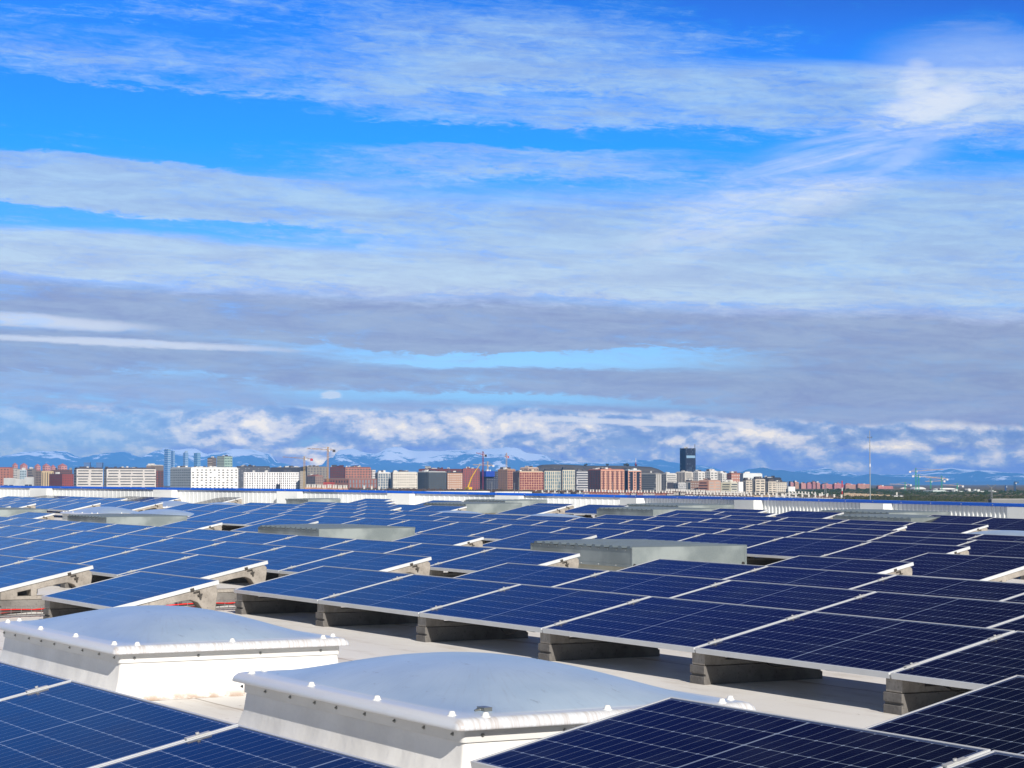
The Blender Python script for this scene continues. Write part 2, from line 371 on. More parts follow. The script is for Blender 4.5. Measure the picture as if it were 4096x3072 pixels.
# ------------------------------------------------------------------ solar panels
PW, PH, PT = 2.02, 1.0, .035
def panel_meshes():
    g_ = MB(); g_.add([(.012, .012, -.003), (PW - .012, .012, -.003), (PW - .012, PH - .012, -.003), (.012, PH - .012, -.003)], [(0, 1, 2, 3)])
    glass = g_.mesh('cell_face', M_GLASS, False)
    f = MB(); w = .012
    f.box(0, PW, 0, w, -PT, 0); f.box(0, PW, PH - w, PH, -PT, 0); f.box(0, w, w, PH - w, -PT, 0); f.box(PW - w, PW, w, PH - w, -PT, 0)
    frame = f.mesh('frame', M_FRAME)
    b = MB(); b.box(w, PW - w, w, PH - w, -.010, -.006); back = b.mesh('backsheet', M_BACK)
    c = MB(); c.box(-.024, .004, -.05, .05, .001, .007); c.box(-.018, -.002, -.035, .035, -.03, .002)
    c.tube((-.01, 0, .009), (-.01, 0, .016), .008, n=6)
    clamp = c.mesh('clamp', M_CLAMP)
    h = MB(); h.box(0.0, .008, .0, .008, -.10, -.05); h.box(0.0, .008, -.05, .008, -.055, -.047); h.box(0, .012, -.018, .026, -.09, -.078); h.box(0, .01, -.004, .012, -.12, -.09); h.box(0, .009, -.075, -.04, -.034, -.012)
    hook = h.mesh('hook', mat('dark_hook', (.05, .045, .04), .6))
    return glass, frame, back, clamp, hook
ME = panel_meshes()
RUNS = [  # row, left edge, number, in module widths
    (-3, .125, 8), (-2, 6.105, 3), (-1, -3.61, 3), (-1, .08, 1), (-1, 6.08, 3),
    (0, -5.70, 5), (0, 0., 8), (1, -9.73, 9), (1, .12, 8), (2, -13.78, 13), (2, .04, 8),
    (3, -14.71, 1), (3, -9.72, 1), (3, -4.74, 1), (3, -.02, 1),
    (4, -20.73, 2), (4, -9.78, 1), (4, -4.80, 1), (4, -.08, 1),
    (5, -22.81, 2), (5, -14.83, 14), (6, -26.86, 6), (6, -14.89, 18), (7, -28.92, 8), (7, -19.93, 22),
    (8, -30.3, 5), (8, -19.95, 5), (8, -10.03, 5), (9, -30.36, 5), (9, -20.03, 5), (9, -10.09, 5),
    (10, -31.99, 2), (10, -26.04, 1), (10, -20.1, 1), (10, -15.18, 1), (10, -11.63, 2), (10, -36., 1),
    (11, -26.9, 1), (11, -22.2, 1), (11, -19.8, 1), (11, -16.6, 1), (11, -15.23, 1), (11, -12.15, 1), (11, -10.70, 1), (11.2, -8.42, 1), (11, -7.24, 3)]
ROWNAME = {-3: 'the nearest row, at the bottom left of the photo', -2: 'the near row right of the white skylight', -1: 'the row level with the near skylights'}
def panel_matrix(u, v):
    a = W(u, v, H0); b = W(u + PW, v, H0); ex = (b - a).normalized(); ey = Vector((0, math.cos(TH), math.sin(TH)))
    ez = ex.cross(ey).normalized(); ey = ez.cross(ex)
    M = Matrix((ex, ey, ez)).transposed().to_4x4(); M.translation = a; return M
ORD = ['first', 'second', 'third', 'fourth', 'fifth', 'sixth', 'seventh', 'eighth', 'ninth', 'tenth', 'eleventh', 'twelfth', 'thirteenth', 'fourteenth', 'fifteenth', 'sixteenth', 'seventeenth', 'eighteenth', 'nineteenth', 'twentieth']
PLAN = []
for row, u0, n in RUNS:
    vis = []
    for i in range(n):
        u = (u0 + i) * L; v = row * 2.
        a = proj(W(u, v, H0)); b = proj(W(u + PW, v + .97, H0 + .2))
        if b[0] < -260 or a[0] > 4900 or (row < 0 and a[2] < 2.5): continue
        vis.append((u, v, a, b, i == 0, i == n - 1))
    PLAN.append((row, vis))
rows_order = sorted({r for r, v in PLAN if v})
npan = 0
for row, vis in PLAN:
    pass
byrow = {}
for row, vis in PLAN: byrow.setdefault(row, []).extend(vis)
PANELS = []
for ri, row in enumerate(rows_order):
    cells = sorted(byrow[row], key=lambda c: c[0]); n = len(cells)
    for j, (u, v, a, b, first, last) in enumerate(cells):
        rn = {0: 'nearest row', 1: 'second row'}.get(ri, (ORD[ri] if ri < 20 else 'far') + ' row')
        big = row <= 2
        pos = 'only panel' if n == 1 else (ORD[j] + ' panel from the left' if j < n / 2 else ('rightmost panel' if j == n - 1 else ORD[n - 1 - j] + ' panel from the right'))
        lab = '%s in the %s of solar panels counted from the camera' % (pos, rn)
        r = empty('solar_panel', label=lab, cat='solar panel', group='tilted solar panels on the roof', M=panel_matrix(u, v))
        obj('cell_face', ME[0], r); obj('frame', ME[1], r)
        if row <= 4: obj('backsheet', ME[2], r)
        if a[2] < 45 and not first:
            for yy in (.17, .83): c = obj('clamp', ME[3], r); c.location = (0, yy, 0)
        if (row == 0 and u >= 0) or (row == -1 and u > 10) or (row == 1 and u < 0 and j % 2):
            cb = MB(); q0 = None
            for k_ in range(19):
                t_ = k_ / 18; q1 = Vector((.15 + 1.7 * t_, .22 + .10 * math.sin(t_ * 5 + j), -.05 - (.05 + .045 * math.sin(j * 2.1)) * math.sin(math.pi * t_) * abs(math.sin(t_ * 7 + j)) - .015))
                if q0 is not None: cb.tube(q0, q1, .005, n=5, caps=False)
                q0 = q1
            cb.build('cable', mat('rubber_black', (.012, .01, .01), .7), r)
        if last and row >= -1:
            h = obj('hook', ME[4], r); h.location = (PW, .80, 0)
        PANELS.append((row, u, v, a, first, last, lab, r)); npan += 1
print('panels', npan)

# ------------------------------------------------------------------ concrete supports
SW = .15
def support_meshes():
    hz = H0 - PT
    t = math.tan(TH)
    # (v, z) outline of the sloping block, one closed ring with three openings cut as separate pieces
    top = lambda v: hz + t * (v + .0) - .002
    b = .125
    m = MB()
    m.prism([(.03, b), (.20, b), (.20, top(.20)), (.03, top(.03))], 0, SW)                     # foot at the low end
    m.prism([(.20, b), (.97, b), (.97, b + .035), (.20, b + .035)], 0, SW)                    # sill
    m.prism([(.20, top(.2) - .0475), (.34, top(.34) - .05), (.34, top(.34)), (.20, top(.20))], 0, SW)
    m.prism([(.34, b + .035), (.40, b + .035), (.40, top(.40)), (.34, top(.34))], 0, SW)     # post
    m.prism([(.40, top(.4) - .065), (.60, top(.6) - .065), (.60, top(.6)), (.40, top(.4))], 0, SW)
    arch = [(.60, top(.60) - .065), (.72, top(.72) - .075), (.79, top(.79) - .115), (.83, top(.83) - .18), (.84, b + .035)]
    m.prism(arch + [(.95, b + .035), (.975, top(.9) - .05), (.97, top(.97) - .03), (.94, top(.94)), (.60, top(.60))], 0, SW)
    wedge = m.mesh('wedge_block', M_CONC)
    bevel(wedge, .004, 1)
    s = MB()
    s.prism([(0.02, 0), (1.0, 0), (1.0, .05), (.985, .055), (.985, .07), (1.0, .075), (1.0, .123), (.02, .123), (.02, .070), (.035, .066), (.035, .054), (.02, .050)], -.01, SW + .01)
    slab = s.mesh('base_block', M_CONC2); bevel(slab, .002, 1)
    return wedge, slab
WM, SMESH = support_meshes()
LT = {}
def support(u, v, lab):
    a = W(u, v); b = W(u + 1, v); ex = (b - a).normalized(); ey = Vector((0, 1, 0)); ez = ex.cross(ey).normalized(); ey = ez.cross(ex)
    M = Matrix((ex, ey, ez)).transposed().to_4x4(); M.translation = a
    r = empty('concrete_support', label=lab, cat='support block', group='concrete blocks carrying the solar panels', M=M)
    obj('wedge_block', WM, r); obj('base_block', SMESH, r)
ns = 0
for row, u, v, a, first, last, lab, r in PANELS:
    short = lab.split(' of solar')[0]
    if first:
        support(u + .01, v, 'block under left end of %s' % short); ns += 1
    elif row <= 1 or row in (3, 4, 5) or a[2] < 34:
        support(u - SW / 2 - .01, v, 'block under left seam of %s' % short); ns += 1
    if last and row >= -1:
        support(u + PW - SW - .012, v, 'wedge at right end of %s' % short); ns += 1
print('supports', ns)

# ------------------------------------------------------------------ domed skylights
def acrylic_mat():
    m = bpy.data.materials.new('weathered_acrylic'); m.use_nodes = True; nt = m.node_tree; nt.nodes.clear(); g = G(nt)
    p = g.node('ShaderNodeBsdfPrincipled'); out = g.node('ShaderNodeOutputMaterial'); nt.links.new(p.outputs[0], out.inputs[0])
    tc = g.node('ShaderNodeTexCoord').outputs['Object']; x, y, z = g.sep(tc)
    n = g.noise(tc, 1.6, 5., .6)
    # dirt streaks running down from the crown
    ang = g.m('ARCTAN2', g.sub(y, .8), g.add(x, 1.3)); rad = g.m('SQRT', g.add(g.mul(g.sub(y, .8), g.sub(y, .8)), g.mul(g.add(x, 1.3), g.add(x, 1.3))))
    st = g.noise(g.xyz(g.mul(ang, 38.), g.mul(rad, 2.6), 0.), 1., 6., .75)
    sp = g.noise(g.xyz(g.mul(x, 5.), g.mul(y, 16.), 2.), 1., 8., .8)
    c = g.mix(g.step(n, .3, .7), (.32, .43, .58, 1), (.40, .51, .65, 1))  # blue of the reflected sky tinted into the white acrylic's colour
    c = g.mix(g.step(st, .48, .70, 0., .26), c, (.26, .30, .37, 1))
    c = g.mix(g.step(sp, .585, .66, 0., .6), c, (.17, .21, .28, 1))
    rim = g.step(z, .335, .35, 1., 0.)
    rd = g.noise(g.xyz(g.mul(x, 5.), g.mul(y, 58.), g.mul(z, 2.)), 1., 5., .7)
    c = g.mix(g.mul(rim, 1.), c, g.mix(g.mul(g.step(rd, .38, .72), g.step(x, -.07, -.03, .15, 1.)), (.62, .65, .70, 1), (.46, .43, .42, 1)))
    g.put(p.inputs['Base Color'], c); p.inputs['Roughness'].default_value = .3; p.inputs['Specular IOR Level'].default_value = .6
    return m
M_ACR = acrylic_mat()
M_CURB = rough_mat('white_curb_membrane', (.68, .67, .65, 1), (.76, .75, .73, 1), 1.2, .5, .25, 4.)
for n_ in M_CURB.node_tree.nodes:
    pass
def curb_mat():
    m = bpy.data.materials.new('curb_membrane'); m.use_nodes = True; nt = m.node_tree; nt.nodes.clear(); g = G(nt)
    p = g.node('ShaderNodeBsdfPrincipled'); out = g.node('ShaderNodeOutputMaterial'); nt.links.new(p.outputs[0], out.inputs[0])
    tc = g.node('ShaderNodeTexCoord').outputs['Object']; x, y, z = g.sep(tc)
    n = g.noise(tc, 2.2, 6., .6)
    c = g.mix(g.step(n, .35, .7), (.76, .755, .74, 1), (.66, .65, .63, 1))
    d = g.mul(g.step(z, .0, .06, 1., 0.), g.step(g.noise(tc, 6., 5., .7), .42, .58))
    c = g.mix(g.mul(d, .8), c, (.36, .22, .13, 1))
    g.put(p.inputs['Base Color'], c); p.inputs['Roughness'].default_value = .5; p.inputs['Specular IOR Level'].default_value = .3
    b = g.node('ShaderNodeBump'); b.inputs['Strength'].default_value = .55; b.inputs['Distance'].default_value = .035
    g.put(b.inputs['Height'], g.noise(tc, 2.5, 4., .55)); nt.links.new(b.outputs[0], p.inputs['Normal'])
    return m
M_CURB = curb_mat()
M_STRIP = mat('flashing_strip', (.62, .62, .61), .45, .0, var=.06)
M_CAP = mat('white_plastic_cap', (.78, .78, .76), .35)
M_BOLT = mat('zinc_bolt', (.30, .31, .30), .35, .8)
DL, DW_ = 2.62, 1.60
def skylight_meshes():
    # local frame: near (south-east) corner of the lid at the origin, lid runs to -x and +y
    def ring(o, z, rc=.06, n=5):
        x0, x1, y0, y1 = -DL - o, o, -o, DW_ + o; pts = []
        for cx, cy, a0 in ((x1 - rc, y0 + rc, -90), (x1 - rc, y1 - rc, 0), (x0 + rc, y1 - rc, 90), (x0 + rc, y0 + rc, 180)):
            for i in range(n): t = R(a0 + 90 * i / (n - 1)); pts.append(Vector((cx + rc * math.cos(t), cy + rc * math.sin(t), z)))
        return pts
    def loft(rings, m, smooth=True):
        n = len(rings[0])
        m.add([p for r in rings for p in r], [(j * n + i, j * n + (i + 1) % n, (j + 1) * n + (i + 1) % n, (j + 1) * n + i) for j in range(len(rings) - 1) for i in range(n)], smooth)
    c = MB(); loft([ring(.035, .003, .02), ring(.02, .008, .02), ring(-.005, .025, .02), ring(-.028, .07, .02), ring(-.05, .14, .02), ring(-.065, .262, .02)], c, True)
    curb = c.mesh('curb', M_CURB)
    s = MB(); loft([ring(-.058, .232, .02), ring(-.052, .232, .02), ring(-.052, .285, .02), ring(-.058, .285, .02)], s, False)
    strip = s.mesh('flashing_strip', M_STRIP)
    lid = MB(); loft([ring(-.05, .288, .03), ring(.0, .290, .035), ring(.002, .298, .035), ring(-.006, .318, .035), ring(-.022, .334, .035), ring(-.045, .340, .035), ring(-.10, .342, .04)], lid)
    # the blown dome
    NX, NY = 40, 26; vs = []
    for j in range(NY + 1):
        for i in range(NX + 1):
            a = -1 + 2 * i / NX; b = -1 + 2 * j / NY
            x = -DL / 2 + a * (DL / 2 - .10); y = DW_ / 2 + b * (DW_ / 2 - .10)
            h = ((1 - a * a) * (1 - b * b)) ** .62
            k = (1 - a * a) ** .9 * (1 - b * b) ** .9
            k = (1 - abs(a) ** 2.25) * (1 - abs(b) ** 2.25); vs.append((x, y, .342 + .150 * k))
    lid.add(vs, [(j * (NX + 1) + i, j * (NX + 1) + i + 1, (j + 1) * (NX + 1) + i + 1, (j + 1) * (NX + 1) + i) for j in range(NY) for i in range(NX)], True)
    lidm = lid.mesh('acrylic_dome', M_ACR, False)
    bm = bmesh.new(); bm.from_mesh(lidm); bmesh.ops.remove_doubles(bm, verts=bm.verts, dist=.0005); bmesh.ops.recalc_face_normals(bm, faces=bm.faces); bm.to_mesh(lidm); bm.free()
    k = MB(); k.tube((0, 0, 0), (0, 0, .005), .024, .022, 14); k.tube((0, 0, .005), (0, 0, .021), .018, .012, 14); k.tube((0, 0, .021), (0, 0, .023), .012, .008, 14)
    cap = k.mesh('screw_cap', M_CAP)
    q = MB(); q.tube((0, 0, 0), (0, -.004, 0), .009, n=10); q.tube((0, -.004, 0), (0, -.011, 0), .005, n=6)
    bolt = q.mesh('bolt', M_BOLT)
    return curb, strip, lidm, cap, bolt
SKY = skylight_meshes()
def skylight(uc, v0, lab, near=False, lift=0.):
    u1 = uc * L + DL / 2
    a = W(u1, v0, lift); b = W(u1 - 1, v0, lift); ex = (a - b).normalized(); ey = Vector((0, 1, 0)); ez = ex.cross(ey).normalized(); ey = ez.cross(ex)
    M = Matrix((ex, ey, ez)).transposed().to_4x4(); M.translation = a
    r = empty('skylight', label=lab, cat='skylight', group='domed skylights', M=M)
    obj('curb', SKY[0], r); obj('flashing_strip', SKY[1], r); lid = obj('acrylic_dome', SKY[2], r)
    caps = [(-.17, .06), (-.93, .06), (-1.69, .06), (-2.47, .06), (-.06, .17), (-.06, .80), (-.06, 1.43), (-.15, 1.54), (-1.3, 1.54), (-2.47, 1.54), (-2.56, .17), (-2.56, 1.43)]
    for cx, cy in caps:
        c = obj('screw_cap', SKY[3], lid); c.location = (cx, cy, .337)
    if near:
        for i in range(9):
            c = obj('bolt', SKY[4], r); c.location = (-.12 - i * .30 - random.uniform(0, .06), .052, .262); 
        for i in range(4):
            c = obj('bolt', SKY[4], r); c.location = (-.053, .15 + i * .42, .262); c.rotation_euler = (0, 0, math.pi / 2)
    return r
skylight(7.39 / L - DL / 2 / L, -3.77, 'white domed skylight at the left edge, behind the nearest panels', True)
r_ = skylight(11.91 / L - DL / 2 / L, -3.77, 'large white domed skylight in the middle foreground, nearest the camera', True)
b_ = MB(); b_.box(-.035, .035, -.02, .02, 0, .022); b_.tube((0, -.02, .01), (0, -.05, .006), .006, n=8); q_ = b_.build('hinge', M_BOLT, r_); q_.location = (-.20, .24, .345)
skylight(-16.73, 9.46, 'far domed skylight on the left behind a galvanised vent box')
skylight(-14.62, 9.46, 'far domed skylight half hidden behind the long panel row, right of its twin')
skylight(-21.9, 15.2, 'small distant domed skylight seen in the gap left of a panel row', lift=-.03)
skylight(-19.8, 15.2, 'thin sliver of a distant skylight dome behind the seventh panel row', lift=-.02)
skylight(-12.55, 15.2, 'distant skylight dome in front of the centre galvanised vent box', lift=-.03)
skylight(-10.34, 15.2, 'distant skylight dome right of the centre galvanised vent box', lift=-.02)
skylight(-3.18, 15.2, 'distant skylight dome at the right edge of the photo')

# ------------------------------------------------------------------ galvanised smoke-vent boxes
def galv_mat():
    m = bpy.data.materials.new('galvanised_sheet'); m.use_nodes = True; nt = m.node_tree; nt.nodes.clear(); g = G(nt)
    p = g.node('ShaderNodeBsdfPrincipled'); out = g.node('ShaderNodeOutputMaterial'); nt.links.new(p.outputs[0], out.inputs[0])
    tc = g.node('ShaderNodeTexCoord').outputs['Object']
    n = g.noise(tc, 2.2, 4., .5); n2 = g.noise(tc, 60., 3., .7)
    c = g.mix(g.step(n, .35, .68), (.22, .26, .27, 1), (.33, .375, .38, 1))
    c = g.mix(g.step(n2, .4, .7, 0., .15), c, (.45, .5, .5, 1))
    g.put(p.inputs['Base Color'], c); p.inputs['Metallic'].default_value = .5
    g.put(p.inputs['Roughness'], g.step(n, .3, .7, .38, .52))
    return m
M_GALV = galv_mat()
M_LIDV = mat('corrugated_steel_lid', (.20, .25, .29), .35, .5, var=.06)
M_CREAM = mat('cream_curb', (.55, .54, .46), .6, var=.08)
BL, BW = 2.73, 1.86
def vent_meshes():
    a = MB(); b0, b1 = .13, .375
    a.box(-BL, 0, 0, .004, b0, b1); a.box(-BL, 0, BW - .004, BW, b0, b1); a.box(-BL, -BL + .004, .004, BW - .004, b0, b1); a.box(-.004, 0, .004, BW - .004, b0, b1 + .022)
    a.box(-BL - .006, -BL + .03, -.006, 0, b0, b1); a.box(-.03, .006, -.006, -.0, b0, b1 + .022); a.box(0, .006, 0, .03, b0, b1 + .022); a.box(0, .006, BW - .03, BW, b0, b1 + .022)
    a.box(-BL, -.03, -.01, -.001, b0 - .004, b0 + .03)
    side = a.mesh('casing', M_GALV)
    c = MB(); c.box(-BL + .06, -.06, .06, BW - .06, -.02, b0 + .02); c.box(-BL - .02, .03, -.03, BW + .05, -.01, .02)
    curb = c.mesh('curb', M_CREAM)
    l = MB(); n = 12; p = BL / n                       # corrugations run across the short side
    pts = []
    for i in range(n):
        x = -BL + i * p; pts += [(x, b1 + .006), (x + p * .50, b1 + .008), (x + p * .62, b1 + .034), (x + p * .88, b1 + .034)]
    pts.append((0, b1 + .006))
    N = len(pts); rise = [0, .018, 0]
    ys = [-.02, BW / 2, BW + .02]
    vs = [(x, y, z + r) for y, r in zip(ys, rise) for x, z in pts]
    l.add(vs, [(j * N + i, j * N + i + 1, (j + 1) * N + i + 1, (j + 1) * N + i) for j in range(2) for i in range(N - 1)])
    l.add([(x, y, z + r - .006) for y, r in zip(ys, rise) for x, z in pts], [(j * N + i, (j + 1) * N + i, (j + 1) * N + i + 1, j * N + i + 1) for j in range(2) for i in range(N - 1)])
    for i in range(n):
        x = -BL + i * p
        for yy in (-.019, BW + .019): l.add([(x + p * .50, yy, b1 + .002), (x + p * 1., yy, b1 + .002), (x + p * .88, yy, b1 + .033), (x + p * .62, yy, b1 + .033)], [(0, 1, 2, 3)])
    lid = l.mesh('corrugated_lid', M_LIDV, False)
    r = MB()
    for i in range(n): r.tube((-BL + i * p + .06, -.0, b1 - .02), (-BL + i * p + .06, -.008, b1 - .02), .008, n=6)
    for i in range(n // 2): r.tube((-BL + i * p * 2 + .06, -.010, b0 + .015), (-BL + i * p * 2 + .06, -.017, b0 + .015), .008, n=6)
    riv = r.mesh('rivets', M_CLAMP)
    return side, curb, lid, riv
VM = vent_meshes()
def vent(u, v, lab):
    a = W(u, v); b = W(u - 1, v); ex = (a - b).normalized(); ey = (W(u, v + 1) - a).normalized(); ez = ex.cross(ey).normalized(); ey = ez.cross(ex)
    M = Matrix((ex, ey, ez)).transposed().to_4x4(); M.translation = a
    r = empty('vent_box', label=lab, cat='roof vent', group='galvanised vent boxes', M=M)
    obj('casing', VM[0], r); obj('curb', VM[1], r); obj('corrugated_lid', VM[2], r); obj('rivets', VM[3], r)
    return r
vb = vent(-2.18 * L, 7.5, 'largest galvanised vent box, right of centre among the panels')
dr = MB(); dr.tube((.0, .03, .155), (.012, .03, .155), .022, n=12); dr.tube((.0, BW - .06, .155), (.012, BW - .06, .155), .022, n=12); dr.build('drain_hole', mat('rubber_black', (.012, .01, .01), .7), vb)
vent(-7.16 * L, 7.5, 'galvanised vent box left of centre with its dark ribbed side in view')
vent(-12.70 * L, 7.5, 'galvanised vent box in front of the far left skylight domes')
vent(-17.60 * L, 7.4, 'galvanised vent box cut off by the left edge of the photo')
vent(-8.2 * L, 22.4, 'far right galvanised vent box with a clear pale east side')
vent(-12.9 * L, 22., 'far galvanised vent box below the start of the grey parapet')
vent(-17.65 * L, 21.8, 'far centre galvanised vent box with a broad pale side behind a dome')
vent(-23.4 * L, 22., 'far galvanised vent box left of centre with dark ribbed front')
vent(-29.0 * L, 22., 'far left galvanised vent box with pale side under the white parapet')
vent(-33.4 * L, 20.5, 'distant vent box low against the white parapet, second from the left')
vent(-37.2 * L, 19.6, 'leftmost distant vent box against the white parapet')
vent(-10.2 * L, 25.1, 'distant vent box right against the grey parapet, second rank right')
vent(-14.7 * L, 25.2, 'distant vent box in the second rank near the parapet bend')
vent(-19.5 * L, 25.2, 'distant vent box in the second rank at the centre')
vent(-24.6 * L, 24.3, 'distant vent box in the second rank left of centre')
vent(-29.7 * L, 23.4, 'distant vent box in the second rank under the white parapet on the left')

# ------------------------------------------------------------------ cable tray with red cables
def tray():
    r = empty('cable_tray', W(-.62, -1.5), 'wire mesh cable tray with red cables between the panel blocks', 'cable tray')
    o = W(-.62, -1.5); m = MB(); y0, y1 = -4.3, 1.9
    P = lambda du, v, h: W(-.62 + du, v, h) - o
    for du, h in ((0, .02), (0, .06), (0, .10), (.15, .02), (.15, .06), (.15, .10), (.05, .02), (.10, .02)):
        k = 8
        for i in range(k): m.tube(P(du, y0 + (y1 - y0) * i / k, h), P(du, y0 + (y1 - y0) * (i + 1) / k, h), .002, n=4, caps=False)
    for i in range(62):
        v = y0 + i * .1
        m.tube(P(0, v, .02), P(0, v, .10), .0025, n=4); m.tube(P(.15, v, .02), P(.15, v, .10), .0025, n=4); m.tube(P(0, v, .02), P(.15, v, .02), .0025, n=4)
    m.build('mesh_tray', mat('zinc_wire', (.42, .42, .42), .4, .7), r)
    for cc, nm, lo in (((.75, .015, .012), 'red_cable', .04), ((.015, .015, .015), 'black_cable', .10)):
        for j in range(2):
            c = MB(); pts = []
            for i in range(60): v = y0 + (y1 - y0) * i / 59; pts.append(P(lo + j * .022 + .008 * math.sin(v * 2.3 + j), v, .048 + .022 * math.sin(v * 3.1 + j * 2)))
            for a, b in zip(pts, pts[1:]): c.tube(a, b, .015 if nm[0] == 'r' else .009, n=6, caps=False)
            c.build(nm, mat(nm, cc, .45), r)
tray()

# ------------------------------------------------------------------ parapet of the roof
M_BLUE = mat('blue_coping_paint', (.0, .095, .56), .35, var=.05, coat=.2)
M_CLAD = mat('white_cladding', (.70, .72, .72), .42, var=.03)
def parapet():
    root = empty('parapet', W(-37, 28), 'white ribbed sheet metal parapet with blue coping round the far edge of the roof', 'parapet wall')
    o = Vector(root.location)
    C0 = Vector((-36.95, 28.0)); be = R(24)
    wl = Vector((-math.cos(be), -math.sin(be))); wr = Vector((1, 0))
    # top heights from the photo, as elevation at stations along the wall
    def topz(px, py, P): 
        D = Vector((QX + P.x, QY + P.y, 0)).dot(FWH) ; return at(px, py, D / math.cos(PITCH) if False else D).z
    def along(dirv, s): return C0 + dirv * s
    def zat(P, pts):
        # P plan point -> photo x -> photo y of coping top -> height
        w = Vector((QX + P.x, QY + P.y, 0)); D = w.dot(FWH); px = 2048 + F * w.dot(RT) / D
        for (x0, y0), (x1, y1) in zip(pts, pts[1:]):
            if px <= x1 or (x1, y1) == pts[-1]:
                py = y0 + (y1 - y0) * (px - x0) / (x1 - x0); break
        return (1935 - py) / F * D
    ptl = [(-400, 1939), (0, 1943.), (1228, 1957.5), (2100, 1973.5), (2520, 1981.5)]; ptr = [(2515, 1981.5), (3100, 1991), (4096, 2016), (4600, 2029)]
    for dirv, pts, L0, pil in ((wl, ptl, 41., [4.0, 8.5, 13.5, 19.6, 26.3, 33.5]), (wr, ptr, 33., [.0, 6.1, 11.8, 17.4, 23., 28.6])):
        nrm = Vector((dirv.y, -dirv.x))
        if nrm.y > 0: nrm = -nrm
        def P3(s, off, dz, z=None):
            p = along(dirv, s) + nrm * off
            return Vector((QX + p.x, QY + p.y, (zat(along(dirv, s), pts) if z is None else z) + dz)) - o
        cl = MB(); lw = dirv is wl; pitch = .21 if lw else .16; rib = .010 if lw else .026; n = int(L0 / pitch); prof = []
        for i in range(n):
            s = i * pitch
            prof += [(s, 0), (s + pitch * .62, 0), (s + pitch * .66, rib), (s + pitch * .90, rib), (s + pitch * .95, 0)]
        N = len(prof)
        vs = [P3(s, f, -.06) for s, f in prof] + [P3(s, f, -1.5) for s, f in prof]
        cl.add(vs, [(i, i + 1, N + i + 1, N + i) for i in range(N - 1)])
        # back sheet gives the wall its thickness
        vs = [P3(s, f, d) for d in (-.10, -1.5) for s, f in ((0, -.02), (0, -.16), (L0, -.16), (L0, -.02))]
        cl.add(vs, [(0, 1, 5, 4), (1, 2, 6, 5), (2, 3, 7, 6), (3, 0, 4, 7)])
        cl.build('cladding', M_CLAD, root, fix=False)
        cp = MB(); m = 40
        sec = [(.075, -.066), (.075, .0), (.07, .004), (-.17, .008), (-.19, .0), (-.19, -.105)]
        vs = [P3(L0 * i / m, a, b) for i in range(m + 1) for a, b in sec]; K = len(sec)
        cp.add(vs, [(i * K + j, (i + 1) * K + j, (i + 1) * K + (j + 1) % K, i * K + (j + 1) % K) for i in range(m) for j in range(K)])
        cp.build('coping', M_BLUE, root)
        for s in pil:
            q = MB(); wdt = .95
            q.add([P3(s + a, b, z) for z in (-.075, -1.5) for a, b in ((0, .03), (0, .34), (wdt, .34), (wdt, .03))], [(0, 1, 2, 3), (0, 4, 5, 1), (1, 5, 6, 2), (2, 6, 7, 3), (4, 7, 6, 5), (0, 3, 7, 4)])
            q.build('pilaster', M_CLAD, root)
        rv = MB()
        for i in range(int(L0 / 1.15)):
            p = P3(.5 + i * 1.15, .078, -.035); rv.box(p.x - .008, p.x + .008, p.y - .01, p.y + .004, p.z - .008, p.z + .008)
        rv.build('coping_rivets', M_CLAMP, root)
parapet()

# body of the building below the roof, so that nothing hovers
bb = MB(); GZ = -10.
bb.add([W(-36.9, 28.05, -.6), W(10, 28.05, -.6), W(30, 28.05, -.6), W(30, -16, -.6)] , [])
def hallwall(pts):
    m = MB()
    for a, b in zip(pts, pts[1:]):
        A = W(*a, -.05); B = W(*b, -.05); m.add([A, B, Vector((B.x, B.y, GZ)), Vector((A.x, A.y, GZ))], [(0, 1, 2, 3)])
    return m
be = R(24); Lw = 41
hw = hallwall([(50, -16), (50, 28.1), (-36.95, 28.1), (-36.95 - Lw * math.cos(be), 28.1 - Lw * math.sin(be)), (-90, -16)])
tag(hw.build('warehouse_building', M_CLAD, fix=False), 'outer walls of the warehouse hall that carries the solar roof', 'building')

# lightning rod mast behind the parapet
def mast():
    D = 95.; p = at(3481, 2010, D); z0 = p.z - 4
    r = empty('lightning_mast', (p.x, p.y, z0), 'tall thin grey lightning rod mast standing beyond the parapet', 'mast')
    px = D / F; m = MB(); zt = (1935 - 1760) / F * D
    m.tube((0, 0, 0), (0, 0, zt - z0 - 1.2), 2.6 * px, 1.9 * px, 10); m.build('pole', mat('grey_pole', (.42, .44, .45), .4, .5), r)
    m = MB(); m.tube((0, 0, zt - z0 - 1.2), (0, 0, (1935 - 1722) / F * D - z0), 2.2 * px, 1.2 * px, 8); m.build('rod', mat('grey_pole', (.4,) * 3), r)
    m = MB(); zc = (1935 - 1751) / F * D - z0
    for s in (-1, 1):
        e = RT * (10 * px * s); m.tube((0, 0, zc), (e.x, e.y, zc), .8 * px, n=6); m.tube((e.x * .8, e.y * .8, zc), (e.x * .8, e.y * .8, zc + 6 * px), .7 * px, n=6)
        e = FWH * (10 * px * s); m.tube((0, 0, zc), (e.x, e.y, zc), .8 * px, n=6)
    m.build('cross_arm', mat('dark_metal', (.08, .08, .08), .5), r)
    m = MB(); zc = (1935 - 1860) / F * D - z0; m.tube((0, 0, zc - 7 * px), (0, 0, zc + 5 * px), 2.5 * px, n=10); m.build('collar', mat('white_paint', (.75, .75, .75)), r)
mast()
